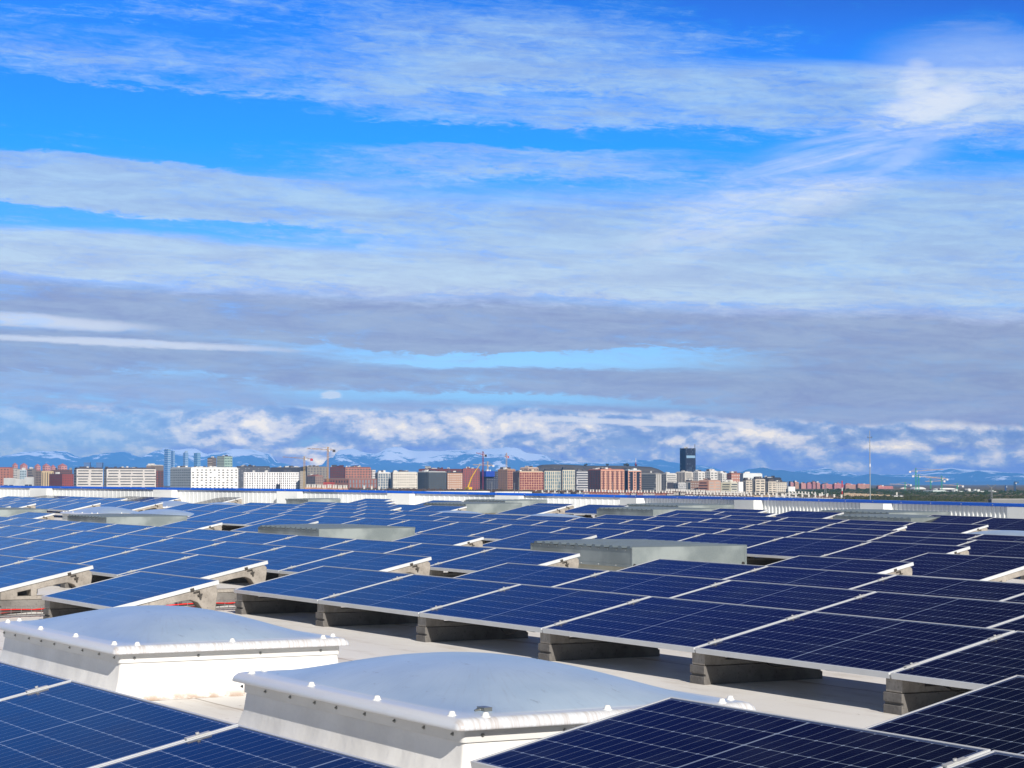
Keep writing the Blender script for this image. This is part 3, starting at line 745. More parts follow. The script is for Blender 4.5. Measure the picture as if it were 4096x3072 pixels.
# ------------------------------------------------------------------ ground, mountains, hill
def simple_ground(name, c1, c2, sc_):
    m = bpy.data.materials.new(name); m.use_nodes = True; nt = m.node_tree; nt.nodes.clear(); g = G(nt)
    p = g.node('ShaderNodeBsdfPrincipled'); out = g.node('ShaderNodeOutputMaterial'); nt.links.new(p.outputs[0], out.inputs[0])
    tc = g.node('ShaderNodeTexCoord').outputs['Object']
    n = g.noise(tc, sc_, 8., .65)
    g.put(p.inputs['Base Color'], g.mix(g.step(n, .35, .65), c1, c2)); p.inputs['Roughness'].default_value = .95; p.inputs['Specular IOR Level'].default_value = .1
    return m
gm = MB(); gm.add([(-90000, -60000, GZ), (90000, -60000, GZ), (90000, 90000, GZ), (-90000, 90000, GZ)], [(0, 1, 2, 3)])
tag(gm.build('ground', simple_ground('dry_ground', (.16, .13, .09, 1), (.09, .09, .05, 1), .004), fix=False), kind='structure')

def mountain_mat(snow):
    m = bpy.data.materials.new('mountain_snow' if snow else 'mountain_forest'); m.use_nodes = True; nt = m.node_tree; nt.nodes.clear(); g = G(nt)
    p = g.node('ShaderNodeBsdfPrincipled'); out = g.node('ShaderNodeOutputMaterial'); nt.links.new(p.outputs[0], out.inputs[0])
    tc = g.node('ShaderNodeTexCoord').outputs['Object']; x, y, z = g.sep(tc)
    dark = g.mix(g.noise(tc, .002, 5.), (.028, .045, .05, 1), (.07, .085, .085, 1))
    if snow:
        n = g.noise(tc, .0011, 9., .68); n2 = g.noise(tc, .0028, 8., .74)
        line = g.add(z, g.add(g.mul(g.sub(n, .5), 1200.), g.mul(g.sub(n2, .5), 900.)))
        side = g.vm('DOT_PRODUCT', tc, tuple(RT))[1]; low = g.fmix(g.step(side, -6500., -3000.), g.add(500., 0.), g.step(side, 2600., 4800., 430., 180.))
        s = g.step(g.sub(line, low), -30., 50.)
        nz = g.sep(g.node('ShaderNodeNewGeometry').outputs['Normal'])[2]
        s = g.mul(s, g.step(g.add(nz, g.mul(g.sub(n2, .5), .5)), .30, .52))
        c = g.mix(s, dark, (.84, .84, .84, 1))
    else: c = dark
    g.put(p.inputs['Base Color'], c); p.inputs['Roughness'].default_value = .95; p.inputs['Specular IOR Level'].default_value = .05
    return m
def ridge(name, pts, D, depth, mt, amp, seed, label):
    """a mountain range: crest heights read at stations, flanks and spurs by noise, real depth behind"""
    xs = [-1500 + i * 9 for i in range(790)]; m = MB(); NR = 26
    def crest(px):
        for (x0, y0), (x1, y1) in zip(pts, pts[1:]):
            if px <= x1: break
        t = max(0, min(1, (px - x0) / (x1 - x0))); t = t * t * (3 - 2 * t)
        return (1935 - (y0 + (y1 - y0) * t)) / F * D * 1.02 * (.84 if px < 1250 else .84 + .1 * min(1., (px - 1250) / 200))
    vs = []
    for j in range(NR):
        t = j / (NR - 1)                   # 0 = foot on our side, crest at .6, 1 = foot behind
        for px in xs:
            b = FWH * (D - depth * .6 + depth * t) + RT * ((px - 2048) / F * D)
            c = crest(px); prof = (t / .6) ** 1.25 if t <= .6 else max(0, (1 - t) / .4) ** .8
            q = Vector((b.x / 1800, b.y / 1800, seed))
            r = noise.ridged_multi_fractal(q, 1., 2.1, 6, 1., 2.)
            h = c * prof * (1 + (r - 1.1) * amp * (1 - prof) * 1.2) + (noise.noise(Vector((b.x / 320, b.y / 320, seed))) * 34 + noise.noise(Vector((b.x / 840, b.y / 840, seed))) * 36) * prof ** .5 * min(1, c / 240)
            if t == 0 or t == 1: h = -80
            vs.append((b.x, b.y, h))
    n = len(xs)
    m.add(vs, [(j * n + i, j * n + i + 1, (j + 1) * n + i + 1, (j + 1) * n + i) for j in range(NR - 1) for i in range(n - 1)], True)
    tag(m.build(name, mt, fix=False), kind='structure', label=label)
SNOWR = [(-1500, 1830), (-400, 1800), (0, 1812), (100, 1792), (190, 1785), (250, 1788), (330, 1808), (400, 1800), (440, 1786), (500, 1782), (560, 1812), (610, 1795), (660, 1770), (720, 1778), (780, 1776), (830, 1800), (869, 1790), (935, 1770), (1000, 1774), (1075, 1790), (1110, 1835), (1230, 1860), (1320, 1845), (1364, 1788), (1410, 1788), (1450, 1800), (1500, 1806), (1560, 1786), (1600, 1786), (1650, 1800), (1760, 1796), (1850, 1800), (1900, 1790), (2021, 1783), (2053, 1788), (2116, 1809), (2173, 1815), (2227, 1836), (2275, 1837), (2400, 1847), (2533, 1836), (2634, 1836), (2685, 1847), (2786, 1858), (2843, 1864), (2900, 1882), (2960, 1894), (3150, 1884), (3290, 1868), (3350, 1888), (3420, 1900), (3500, 1896), (3640, 1894), (3742, 1884), (3796, 1870), (3850, 1876), (3969, 1878), (4039, 1886), (4096, 1893), (4600, 1880), (5600, 1900)]
FOOT = [(-1500, 1900), (0, 1905), (300, 1860), (420, 1838), (520, 1850), (700, 1880), (1000, 1872), (1130, 1862), (1250, 1880), (1500, 1885), (1800, 1880), (2300, 1885), (2700, 1890), (2900, 1895), (2954, 1888), (3000, 1874), (3056, 1864), (3110, 1874), (3180, 1890), (3260, 1897), (3330, 1893), (3400, 1904), (3480, 1892), (3560, 1907), (3700, 1920), (3900, 1925), (4096, 1920), (4700, 1925), (5600, 1930)]
ridge('snowy_mountains', SNOWR, 38000., 10400., mountain_mat(True), .95, 3.3, 'snow covered mountain range along the horizon')
ridge('foothills', FOOT, 31000., 3000., mountain_mat(False), .3, 9.1, 'dark blue foothills below the snowy range')

def mesa():
    D = 4300.; pts = [(2080, 1892), (2110, 1880), (2138, 1869), (2173, 1855), (2230, 1854), (2285, 1855), (2400, 1858), (2500, 1860), (2590, 1861), (2637, 1863), (2670, 1873), (2701, 1890), (2740, 1905), (2790, 1925)]
    def top(px):
        if px < 2080 or px > 2790: return -12
        for (x0, y0), (x1, y1) in zip(pts, pts[1:]):
            if px <= x1: break
        return (1935 - (y0 + (y1 - y0) * (px - x0) / (x1 - x0))) / F * D
    m = MB(); xs = [2000 + i * 8 for i in range(110)]; NR = 14; vs = []
    for j in range(NR):
        t = j / (NR - 1)
        for px in xs:
            b = FWH * (D + 700 * t) + RT * ((px - 2048) / F * D); k = min(1., t / .35) if t < .5 else 1 - max(0, (t - .8) / .2)
            z = -12 + (top(px) + 12) * k ** .8 + noise.noise(Vector((b.x / 60, b.y / 60, 2.))) * 1.6 * k
            vs.append((b.x, b.y, z))
    n = len(xs); m.add(vs, [(j * n + i, j * n + i + 1, (j + 1) * n + i + 1, (j + 1) * n + i) for j in range(NR - 1) for i in range(n - 1)], True)
    tag(m.build('flat_topped_hill', simple_ground('hill_grass', (.075, .068, .055, 1), (.12, .105, .08, 1), .02), fix=False), kind='structure', label='flat topped dark hill behind the apartment blocks')
mesa()

# ------------------------------------------------------------------ city
PLAST = {}
def wallmat(c):
    av = sum(c) / 3; c = tuple(v * .70 + av * .30 * w_ for v, w_ in zip(c, (1.04, 1., .94))); k = tuple(c)
    if k not in PLAST: PLAST[k] = mat('facade_%d_%d_%d' % tuple(int(v * 255) for v in c), c, .8, var=.07, vscale=.12)
    return PLAST[k]
S = lambda r, g, b, k=.82: tuple(v * k for v in srgb(r, g, b)[:3])
M_WIN = mat('window_glass', (.035, .05, .07), .12, spec=.8)
M_WIN2 = mat('window_shadow', (.05, .055, .06), .5)
M_TAR = mat('dark_roofing', (.075, .07, .075), .8, var=.1, vscale=.1)
CUBE = MB().box(-.5, .5, -.5, .5, 0, 1).mesh('window', M_WIN)
CUBES = {}
def cube(m, nm='window'):
    k = (m.name, nm)
    if k not in CUBES: CUBES[k] = MB().box(-.5, .5, -.5, .5, 0, 1).mesh(nm, m)
    return CUBES[k]
def building(name, x0, xc, x1, ytop, D, wall, label, left=None, right=None, phi=24., wallr=None, roofc=None, depth=16., cat='apartment block', zb=None, clut=0, rh=1.2, group=None):
    """block with its near corner at photo column xc; left face to x0, right face to x1"""
    px = D / F; z0 = (GZ - .5) if zb is None else zb; zt = (1935 - ytop) * px; ph = R(phi)
    C = FWH * D + RT * ((xc - 2048) * px)
    wl = max(0.1, (xc - x0) * px); wr = max(0., (x1 - xc) * px)
    if xc == x1: ph = R(3.); a = wl / math.cos(ph); b = depth
    elif x0 == xc: ph = R(87.); a = depth; b = wr / math.sin(ph)
    else: a = wl / math.cos(ph); b = wr / math.sin(ph)
    dl = -RT * math.cos(ph) + FWH * math.sin(ph); dr = RT * math.sin(ph) + FWH * math.cos(ph)
    root = empty(name, (C.x, C.y, z0), label, cat, group); H = zt - z0
    # local frame: x = -dl, y = dr
    M = Matrix((-dl, dr, Vector((0, 0, 1)))).transposed().to_4x4(); M.translation = C + Vector((0, 0, z0)); root.matrix_world = M
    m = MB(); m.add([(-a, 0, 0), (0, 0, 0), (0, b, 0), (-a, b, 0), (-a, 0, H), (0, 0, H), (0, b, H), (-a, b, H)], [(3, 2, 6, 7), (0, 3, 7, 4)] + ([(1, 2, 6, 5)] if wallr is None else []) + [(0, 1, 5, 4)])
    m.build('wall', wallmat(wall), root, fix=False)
    if wallr is not None:  # wallr often holds the sunlit tone of the same wall as colour
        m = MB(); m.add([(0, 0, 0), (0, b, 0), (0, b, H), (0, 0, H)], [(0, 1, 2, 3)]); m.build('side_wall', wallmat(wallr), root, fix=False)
    m = MB(); m.box(-a, 0, 0, b, H - .02, H + .5); m.box(-a + 1.2, -1.2, 1.2, b - 1.2, H + .49, H + rh) if roofc is not None and a > 4 and b > 4 else None
    m.build('roof', M_TAR if roofc is None else wallmat(roofc), root)
    rng = random.Random(int(x0 * 7 + ytop))
    if clut:
        cm = wallmat(roofc or (.3, .3, .3))
        for i in range(clut):
            w = rng.uniform(2., 6.); cx = -rng.uniform(w, max(w + .1, a - w)); cy = rng.uniform(1., max(1.5, b * .6)); 
            o = obj('roof_hut' if w > 3 else 'chimney', cube(rng.choice([cm, M_TAR, wallmat((.62, .62, .6))]), 'roof_hut'), root); o.location = (cx, cy + 1, H + .4); o.scale = (w, w * .8, rng.uniform(1.2, 3.2))
    def face(spec, side):
        if not spec: return
        if isinstance(spec, list):
            for q in spec: face(q, side)
            return
        kind, nf, nc = spec[:3]; mt = spec[3] if len(spec) > 3 else M_WIN; wid = a if side == 'l' else b
        fill = spec[4] if len(spec) > 4 else .5; vf = spec[5] if len(spec) > 5 else .5
        me = cube(mt, 'window'); fh = (H - 1.2) / nf; cw = wid / nc; skip = spec[6] if len(spec) > 6 else 0.
        nmm = {'grid': 'window', 'band': 'balcony_band', 'strip': 'glass_strip'}[kind]
        for i in range(nf):
            z = .6 + fh * i + fh * (1 - vf) / 2
            for j in range(nc):
                if rng.random() < skip: continue
                s = (j + .5) * cw + rng.uniform(-.06, .06) * cw; w = cw * fill * rng.uniform(.85, 1.1)
                o = obj(nmm, me, root)
                if side == 'l': o.location = (-s, 0, z); o.scale = (w, .3, fh * vf)
                else: o.location = (0, s, z); o.scale = (.3, w, fh * vf)
    face(left, 'l'); face(right, 'r')
    return root
WBEI = S(214, 208, 204); 
Bd = building
# --- far left
Bd('apartment_block', -60, 40, 50, 1872, 3000, S(205, 120, 85), 'orange brick block cut off by the left edge of the photo', ('grid', 9, 7, M_WIN2, .45, .4), None, roofc=S(170, 80, 70))
for i, (a, b, yt) in enumerate([(48, 70, 1856), (78, 108, 1857), (137, 161, 1860), (168, 199, 1859), (201, 222, 1864), (228, 266, 1859)]):
    which = ['leftmost of the pink towers with pointed roofs on the left skyline', 'second pink tower from the left on the skyline, by the light blue block', 'third pink tower from the left on the skyline', 'broad pink stepped tower behind the tan block', 'short pink tower squeezed between two larger ones on the skyline', 'rightmost pink tower behind the red brick block'][i]
    D = 4600.; t = Bd('residential_tower', a, (a + b) // 2, b, yt + 5, D, S(220, 140, 130), which, ('grid', 10, 2, M_WIN2, .5, .35), ('grid', 10, 2, M_WIN2, .5, .35), phi=45, group='pink residential towers on the left skyline')
    w = (b - a) * D / F * .72; g_ = MB(); g_.add([(-w, 0, 0), (0, 0, 0), (0, w, 0), (-w, w, 0), (-w / 2, w / 2, 5)], [(0, 1, 4), (1, 2, 4), (2, 3, 4), (3, 0, 4)])
    o = g_.build('pyramid_roof', wallmat(S(190, 100, 90)), t); o.location = (0, 0, (1935 - yt - 5) * D / F - GZ + 1.)
Bd('apartment_block', 46, 70, 80, 1877, 3300, S(205, 202, 196), 'white and grey block left of the light blue block', ('grid', 9, 4, M_WIN2, .6, .4), None, clut=2)
Bd('apartment_block', 78, 106, 108, 1880, 3200, S(176, 205, 222), 'narrow light blue block on the far left', ('grid', 8, 4, M_WIN, .4, .5), None, clut=1, roofc=S(225, 225, 225))
Bd('apartment_block', 108, 132, 142, 1876, 3150, S(140, 130, 122), 'grey balcony block between the light blue and the tan block', ('band', 9, 1, M_WIN2, .9, .4), None, clut=2)
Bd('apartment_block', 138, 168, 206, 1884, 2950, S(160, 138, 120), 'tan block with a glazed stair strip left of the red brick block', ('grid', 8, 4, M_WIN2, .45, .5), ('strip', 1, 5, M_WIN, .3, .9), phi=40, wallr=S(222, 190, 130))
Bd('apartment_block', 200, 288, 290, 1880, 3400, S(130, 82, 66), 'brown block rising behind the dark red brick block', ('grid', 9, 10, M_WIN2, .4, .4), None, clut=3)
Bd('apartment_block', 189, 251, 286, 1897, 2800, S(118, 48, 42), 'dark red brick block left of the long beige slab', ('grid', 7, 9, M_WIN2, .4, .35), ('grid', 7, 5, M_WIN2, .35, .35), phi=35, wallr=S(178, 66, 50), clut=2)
for x0, x1, yt, lb in ((12, 60, 1914, 'low white industrial shed at the far left'), (58, 98, 1919, 'low grey factory hall between two white sheds'), (97, 136, 1911, 'low white shed in front of the tan block')):
    Bd('industrial_shed', x0, x1 - 4, x1, yt, 2500, S(205, 210, 212), lb, ('band', 1, 2, M_WIN2, .8, .12), None, roofc=S(230, 232, 235), cat='shed', depth=30, rh=1.)
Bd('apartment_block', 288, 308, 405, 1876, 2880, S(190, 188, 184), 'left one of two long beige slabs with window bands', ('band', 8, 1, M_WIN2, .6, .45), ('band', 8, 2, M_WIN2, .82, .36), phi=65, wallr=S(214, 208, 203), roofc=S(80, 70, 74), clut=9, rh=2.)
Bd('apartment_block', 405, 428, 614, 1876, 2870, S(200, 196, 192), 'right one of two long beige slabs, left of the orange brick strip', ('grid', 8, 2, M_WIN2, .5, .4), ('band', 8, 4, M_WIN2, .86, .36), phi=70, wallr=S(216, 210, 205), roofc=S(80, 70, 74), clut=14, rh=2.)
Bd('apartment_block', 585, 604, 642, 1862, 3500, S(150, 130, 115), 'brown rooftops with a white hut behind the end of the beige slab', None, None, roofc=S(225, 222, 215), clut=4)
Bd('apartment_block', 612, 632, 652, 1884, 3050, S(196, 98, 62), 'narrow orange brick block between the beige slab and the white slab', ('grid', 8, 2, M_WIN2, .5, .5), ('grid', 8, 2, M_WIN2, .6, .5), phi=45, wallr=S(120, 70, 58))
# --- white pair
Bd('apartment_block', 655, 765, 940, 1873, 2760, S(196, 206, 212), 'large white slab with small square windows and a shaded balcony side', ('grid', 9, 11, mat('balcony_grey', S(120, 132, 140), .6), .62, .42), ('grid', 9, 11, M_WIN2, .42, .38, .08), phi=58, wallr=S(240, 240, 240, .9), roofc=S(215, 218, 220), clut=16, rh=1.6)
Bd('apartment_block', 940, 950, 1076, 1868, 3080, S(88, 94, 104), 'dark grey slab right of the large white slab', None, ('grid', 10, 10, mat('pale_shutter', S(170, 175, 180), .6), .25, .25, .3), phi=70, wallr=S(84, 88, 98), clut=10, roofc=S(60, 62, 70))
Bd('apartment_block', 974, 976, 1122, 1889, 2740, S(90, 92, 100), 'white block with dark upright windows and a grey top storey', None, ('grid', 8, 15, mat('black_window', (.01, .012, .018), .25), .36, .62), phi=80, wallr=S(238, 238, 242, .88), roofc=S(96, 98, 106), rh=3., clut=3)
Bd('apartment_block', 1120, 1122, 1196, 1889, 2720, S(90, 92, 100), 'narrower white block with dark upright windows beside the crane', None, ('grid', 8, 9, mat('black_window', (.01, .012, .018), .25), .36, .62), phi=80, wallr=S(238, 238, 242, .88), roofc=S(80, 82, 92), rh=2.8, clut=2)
Bd('apartment_block', 1076, 1190, 1205, 1872, 3300, S(72, 72, 80), 'charcoal rooftops with a white hut behind the narrower white block', ('grid', 9, 10, M_WIN2, .3, .3), None, clut=12, roofc=S(70, 70, 78))
# --- far towers
def tower(x0, xc, x1, yt, D, c1, c2, lb, n=1, slant=0, top=None):
    r = Bd('skyscraper', x0, xc, x1, yt + slant, D, c1, lb, ('band', 18, 1, mat('tower_glass', S(84, 132, 186), .25, .2), .96, .5), ('band', 18, 1, mat('tower_glass2', S(120, 165, 210), .25, .2), .96, .5), phi=40, wallr=c2, cat='tower')  # glass tones paled for haze, darker on the shaded left face
    return r
TB, TB2 = S(104, 150, 200), S(150, 185, 220)  # distance haze put into both colours; the second is the sunlit face
tower(656, 672, 682, 1797, 9500, TB, TB2, 'tallest blue glass tower with an open frame at its top')
tower(683, 694, 699, 1804, 9600, TB, TB2, 'slim blue glass tower directly beside the tallest tower')
r_ = tower(732, 742, 752, 1812, 9700, TB, TB2, 'blue glass tower with a slanted pointed top')
w = MB(); w.add([(-10, 0, 0), (0, 0, 0), (0, 14, 0), (-10, 14, 0), (0, 0, 10), (0, 14, 10)], [(0, 1, 4), (1, 2, 5, 4), (2, 3, 5), (0, 4, 5, 3)]); o = w.build('slanted_crown', wallmat(TB2), r_); o.location = (0, 0, (1935 - 1812) * 9700 / F - GZ + .5)
tower(774, 790, 801, 1812, 9600, S(90, 150, 180), S(130, 180, 205), 'teal rounded glass tower, rightmost of the four skyscrapers')
def lean(x, d, lb):
    D = 8200.; px = D / F; C = FWH * D + RT * ((x - 2048) * px); r = empty('leaning_tower', (C.x, C.y, GZ), lb, 'tower', 'pair of leaning towers')
    H = (1935 - 1850) * px - GZ; w = 24 * px / 2; m = MB()
    m.add([(RT * (s * w * .75) + FWH * q).to_tuple() for s, q in ((-1, 0), (1, 0), (1, 25), (-1, 25))] + [tuple((RT * (s * w + d * 4) + FWH * q) + Vector((0, 0, H))) for s, q in ((-1, 0), (1, 0), (1, 25), (-1, 25))], [(0, 1, 5, 4), (1, 2, 6, 5), (2, 3, 7, 6), (3, 0, 4, 7), (4, 5, 6, 7)])
    m.build('body', wallmat(S(70, 110, 165)), r)
lean(352, -1, 'left one of two dark blue leaning towers behind the beige slabs'); lean(394, 1, 'right one of two dark blue leaning towers behind the beige slabs')
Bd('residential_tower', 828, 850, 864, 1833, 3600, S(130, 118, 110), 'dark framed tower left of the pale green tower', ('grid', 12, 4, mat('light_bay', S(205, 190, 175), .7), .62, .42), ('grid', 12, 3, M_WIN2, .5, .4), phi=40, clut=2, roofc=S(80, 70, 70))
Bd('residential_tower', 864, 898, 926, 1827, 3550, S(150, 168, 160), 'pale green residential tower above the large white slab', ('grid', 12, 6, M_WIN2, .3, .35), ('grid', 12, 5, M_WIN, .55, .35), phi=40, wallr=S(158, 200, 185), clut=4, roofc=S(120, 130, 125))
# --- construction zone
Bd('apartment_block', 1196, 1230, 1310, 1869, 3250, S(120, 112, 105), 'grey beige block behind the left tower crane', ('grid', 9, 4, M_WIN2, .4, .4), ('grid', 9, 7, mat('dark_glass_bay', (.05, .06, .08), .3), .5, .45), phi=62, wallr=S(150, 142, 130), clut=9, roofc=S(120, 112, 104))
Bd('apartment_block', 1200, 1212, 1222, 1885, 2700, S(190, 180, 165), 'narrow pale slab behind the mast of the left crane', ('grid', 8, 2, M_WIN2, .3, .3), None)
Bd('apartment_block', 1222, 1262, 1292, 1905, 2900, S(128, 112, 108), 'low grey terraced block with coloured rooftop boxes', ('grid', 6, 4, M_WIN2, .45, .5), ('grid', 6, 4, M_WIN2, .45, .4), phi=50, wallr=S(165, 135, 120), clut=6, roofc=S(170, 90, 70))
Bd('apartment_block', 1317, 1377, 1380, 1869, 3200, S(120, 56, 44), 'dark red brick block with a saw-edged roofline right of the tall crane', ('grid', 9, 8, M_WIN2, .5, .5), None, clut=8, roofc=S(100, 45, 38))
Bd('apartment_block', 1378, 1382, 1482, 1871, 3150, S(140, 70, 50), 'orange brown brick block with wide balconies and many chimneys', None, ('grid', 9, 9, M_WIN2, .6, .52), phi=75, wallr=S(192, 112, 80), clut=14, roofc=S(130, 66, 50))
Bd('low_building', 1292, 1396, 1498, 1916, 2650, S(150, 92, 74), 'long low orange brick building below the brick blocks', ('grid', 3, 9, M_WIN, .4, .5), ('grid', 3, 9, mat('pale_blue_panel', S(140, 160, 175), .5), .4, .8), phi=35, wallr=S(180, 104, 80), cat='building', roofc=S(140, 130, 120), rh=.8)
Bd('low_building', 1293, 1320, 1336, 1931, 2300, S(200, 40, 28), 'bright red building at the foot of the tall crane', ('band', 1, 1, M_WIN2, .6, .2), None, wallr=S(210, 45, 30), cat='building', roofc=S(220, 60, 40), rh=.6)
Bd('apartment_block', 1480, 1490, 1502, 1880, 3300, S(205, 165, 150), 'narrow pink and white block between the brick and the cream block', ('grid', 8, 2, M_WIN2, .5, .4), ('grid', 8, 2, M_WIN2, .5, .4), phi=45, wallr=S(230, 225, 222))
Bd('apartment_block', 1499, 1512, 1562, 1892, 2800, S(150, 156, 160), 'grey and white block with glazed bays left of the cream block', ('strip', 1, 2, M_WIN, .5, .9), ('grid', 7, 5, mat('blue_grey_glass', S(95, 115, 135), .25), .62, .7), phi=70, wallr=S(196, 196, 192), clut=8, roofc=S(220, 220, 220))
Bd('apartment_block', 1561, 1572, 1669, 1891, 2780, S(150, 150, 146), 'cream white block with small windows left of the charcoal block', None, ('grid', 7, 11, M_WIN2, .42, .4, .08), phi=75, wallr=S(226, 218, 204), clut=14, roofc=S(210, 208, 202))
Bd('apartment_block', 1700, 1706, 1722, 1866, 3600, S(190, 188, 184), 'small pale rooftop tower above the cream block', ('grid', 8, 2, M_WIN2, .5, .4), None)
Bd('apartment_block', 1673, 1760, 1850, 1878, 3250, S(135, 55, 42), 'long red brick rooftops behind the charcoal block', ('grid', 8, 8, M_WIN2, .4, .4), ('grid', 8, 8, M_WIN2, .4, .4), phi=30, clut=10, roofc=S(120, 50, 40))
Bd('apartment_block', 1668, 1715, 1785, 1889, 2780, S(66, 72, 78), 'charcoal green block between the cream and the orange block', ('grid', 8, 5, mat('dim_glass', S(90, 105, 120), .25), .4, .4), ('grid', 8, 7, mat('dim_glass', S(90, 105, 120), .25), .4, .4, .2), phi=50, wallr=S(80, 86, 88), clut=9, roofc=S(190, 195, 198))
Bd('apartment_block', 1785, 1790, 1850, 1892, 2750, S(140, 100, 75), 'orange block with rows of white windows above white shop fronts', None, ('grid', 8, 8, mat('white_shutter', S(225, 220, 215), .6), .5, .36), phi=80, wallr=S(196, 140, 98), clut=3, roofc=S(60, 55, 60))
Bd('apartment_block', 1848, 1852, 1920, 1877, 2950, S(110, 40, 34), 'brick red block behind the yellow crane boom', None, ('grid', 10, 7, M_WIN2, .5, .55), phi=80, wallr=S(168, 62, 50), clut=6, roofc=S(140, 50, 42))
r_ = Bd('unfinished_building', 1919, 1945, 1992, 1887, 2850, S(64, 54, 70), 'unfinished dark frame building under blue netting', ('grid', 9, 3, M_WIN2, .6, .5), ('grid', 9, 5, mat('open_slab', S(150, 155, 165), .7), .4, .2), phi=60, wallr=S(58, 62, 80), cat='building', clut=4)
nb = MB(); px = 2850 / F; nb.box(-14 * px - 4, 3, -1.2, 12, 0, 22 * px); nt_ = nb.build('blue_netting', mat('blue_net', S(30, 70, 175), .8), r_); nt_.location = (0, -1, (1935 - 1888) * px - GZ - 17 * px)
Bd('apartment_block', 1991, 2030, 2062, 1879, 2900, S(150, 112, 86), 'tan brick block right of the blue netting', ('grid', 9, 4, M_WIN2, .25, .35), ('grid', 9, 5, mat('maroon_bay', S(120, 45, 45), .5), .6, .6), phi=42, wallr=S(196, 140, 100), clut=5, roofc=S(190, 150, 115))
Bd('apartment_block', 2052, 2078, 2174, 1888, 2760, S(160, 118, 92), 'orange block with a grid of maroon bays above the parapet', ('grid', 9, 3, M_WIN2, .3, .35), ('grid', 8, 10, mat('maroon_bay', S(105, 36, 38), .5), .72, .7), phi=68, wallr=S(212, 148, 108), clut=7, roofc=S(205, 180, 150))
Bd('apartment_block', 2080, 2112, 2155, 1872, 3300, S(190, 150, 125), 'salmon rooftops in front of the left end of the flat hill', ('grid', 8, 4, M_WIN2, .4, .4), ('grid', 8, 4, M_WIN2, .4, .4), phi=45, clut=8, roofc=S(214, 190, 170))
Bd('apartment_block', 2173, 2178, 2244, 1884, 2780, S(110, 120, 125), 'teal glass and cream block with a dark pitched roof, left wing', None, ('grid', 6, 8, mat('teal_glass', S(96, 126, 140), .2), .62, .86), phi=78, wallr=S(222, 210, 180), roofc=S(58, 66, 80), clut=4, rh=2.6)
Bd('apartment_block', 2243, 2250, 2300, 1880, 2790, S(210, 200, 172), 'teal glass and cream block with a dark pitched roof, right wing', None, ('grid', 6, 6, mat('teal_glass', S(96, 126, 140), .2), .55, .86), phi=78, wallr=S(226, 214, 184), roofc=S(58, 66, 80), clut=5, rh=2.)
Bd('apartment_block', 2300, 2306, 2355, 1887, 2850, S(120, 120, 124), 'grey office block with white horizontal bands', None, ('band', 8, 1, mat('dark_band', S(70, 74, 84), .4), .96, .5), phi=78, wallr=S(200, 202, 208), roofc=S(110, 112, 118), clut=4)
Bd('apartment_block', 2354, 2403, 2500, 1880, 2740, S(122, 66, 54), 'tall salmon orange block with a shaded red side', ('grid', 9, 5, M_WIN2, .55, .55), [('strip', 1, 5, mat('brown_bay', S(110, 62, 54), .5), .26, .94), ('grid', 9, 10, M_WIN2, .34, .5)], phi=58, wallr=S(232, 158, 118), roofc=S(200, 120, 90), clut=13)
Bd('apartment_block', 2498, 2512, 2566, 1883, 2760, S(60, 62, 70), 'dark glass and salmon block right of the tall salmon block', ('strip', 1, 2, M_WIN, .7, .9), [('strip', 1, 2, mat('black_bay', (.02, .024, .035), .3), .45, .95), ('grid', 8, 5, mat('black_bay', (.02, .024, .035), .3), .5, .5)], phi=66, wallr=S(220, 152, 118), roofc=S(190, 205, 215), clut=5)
Bd('office_block', 2565, 2622, 2648, 1895, 2780, S(128, 132, 136), 'grey office block with dark horizontal window bands', ('band', 9, 1, mat('slate_band', S(60, 66, 74), .35), .97, .55), ('strip', 1, 3, wallmat(S(226, 224, 220)), .3, .96), phi=35, wallr=S(176, 172, 166), cat='office block', roofc=S(150, 150, 150), clut=3)
Bd('office_block', 2648, 2665, 2708, 1896, 2800, S(170, 168, 164), 'whitish office block with thin window bands behind the black screen', ('grid', 9, 2, M_WIN2, .4, .4), ('band', 9, 1, M_WIN2, .9, .3), phi=60, wallr=S(216, 214, 210), cat='office block', roofc=S(200, 200, 198), clut=3)
sc_ = empty('billboard', at(2681, 1960, 2350), 'dark billboard seen from behind in front of the whitish office block', 'billboard')
px = 2350 / F; m = MB(); M3 = Matrix((RT, FWH, Vector((0, 0, 1)))).transposed().to_4x4()
m.box(-13 * px, 13 * px, -.4, .4, 0, 31 * px, M3); m.build('board', mat('billboard_black', (.02, .02, .03), .6), sc_)
m = MB(); [m.box(s * 9 * px - .5, s * 9 * px + .5, -.5, .5, -8, 0, M3) for s in (-1, 1)]; m.build('post', M_TAR, sc_)
Bd('skyscraper', 2722, 2742, 2784, 1794, 3900, S(20, 26, 44), 'isolated black high-rise tower with pale window patches', ('grid', 20, 3, mat('pale_patch', S(120, 140, 165), .4), .3, .35, .85), ('grid', 20, 8, mat('pale_patch', S(120, 140, 165), .4), .35, .35, .72), phi=62, wallr=S(22, 28, 50), cat='tower', clut=2)
bt = [o for o in bpy.data.objects if o.name.startswith('skyscraper') and 'black' in o.get('label', '')][0]
m = MB(); px = 3900 / F; m.box(-.25, .3, 4 * px, 40 * px / math.sin(R(62)), 0, 10 * px); o = m.build('pale_band', mat('pale_band', S(140, 175, 205), .4), bt); o.location = (0, 0, (1935 - 1832) * px - GZ + .5)
m = MB(); m.tube((0, 44 * px, 0), (0, 44 * px, 8), .5, n=5); o = m.build('antenna', M_TAR, bt); o.location = (0, 0, (1935 - 1794) * px - GZ)
Bd('apartment_block', 2705, 2740, 2775, 1890, 2950, S(168, 160, 150), 'cream block with dark windows at the foot of the black tower', ('grid', 9, 3, M_WIN2, .4, .45), ('band', 9, 1, M_WIN2, .75, .35), phi=45, wallr=S(216, 208, 196), clut=3, roofc=S(200, 196, 190))
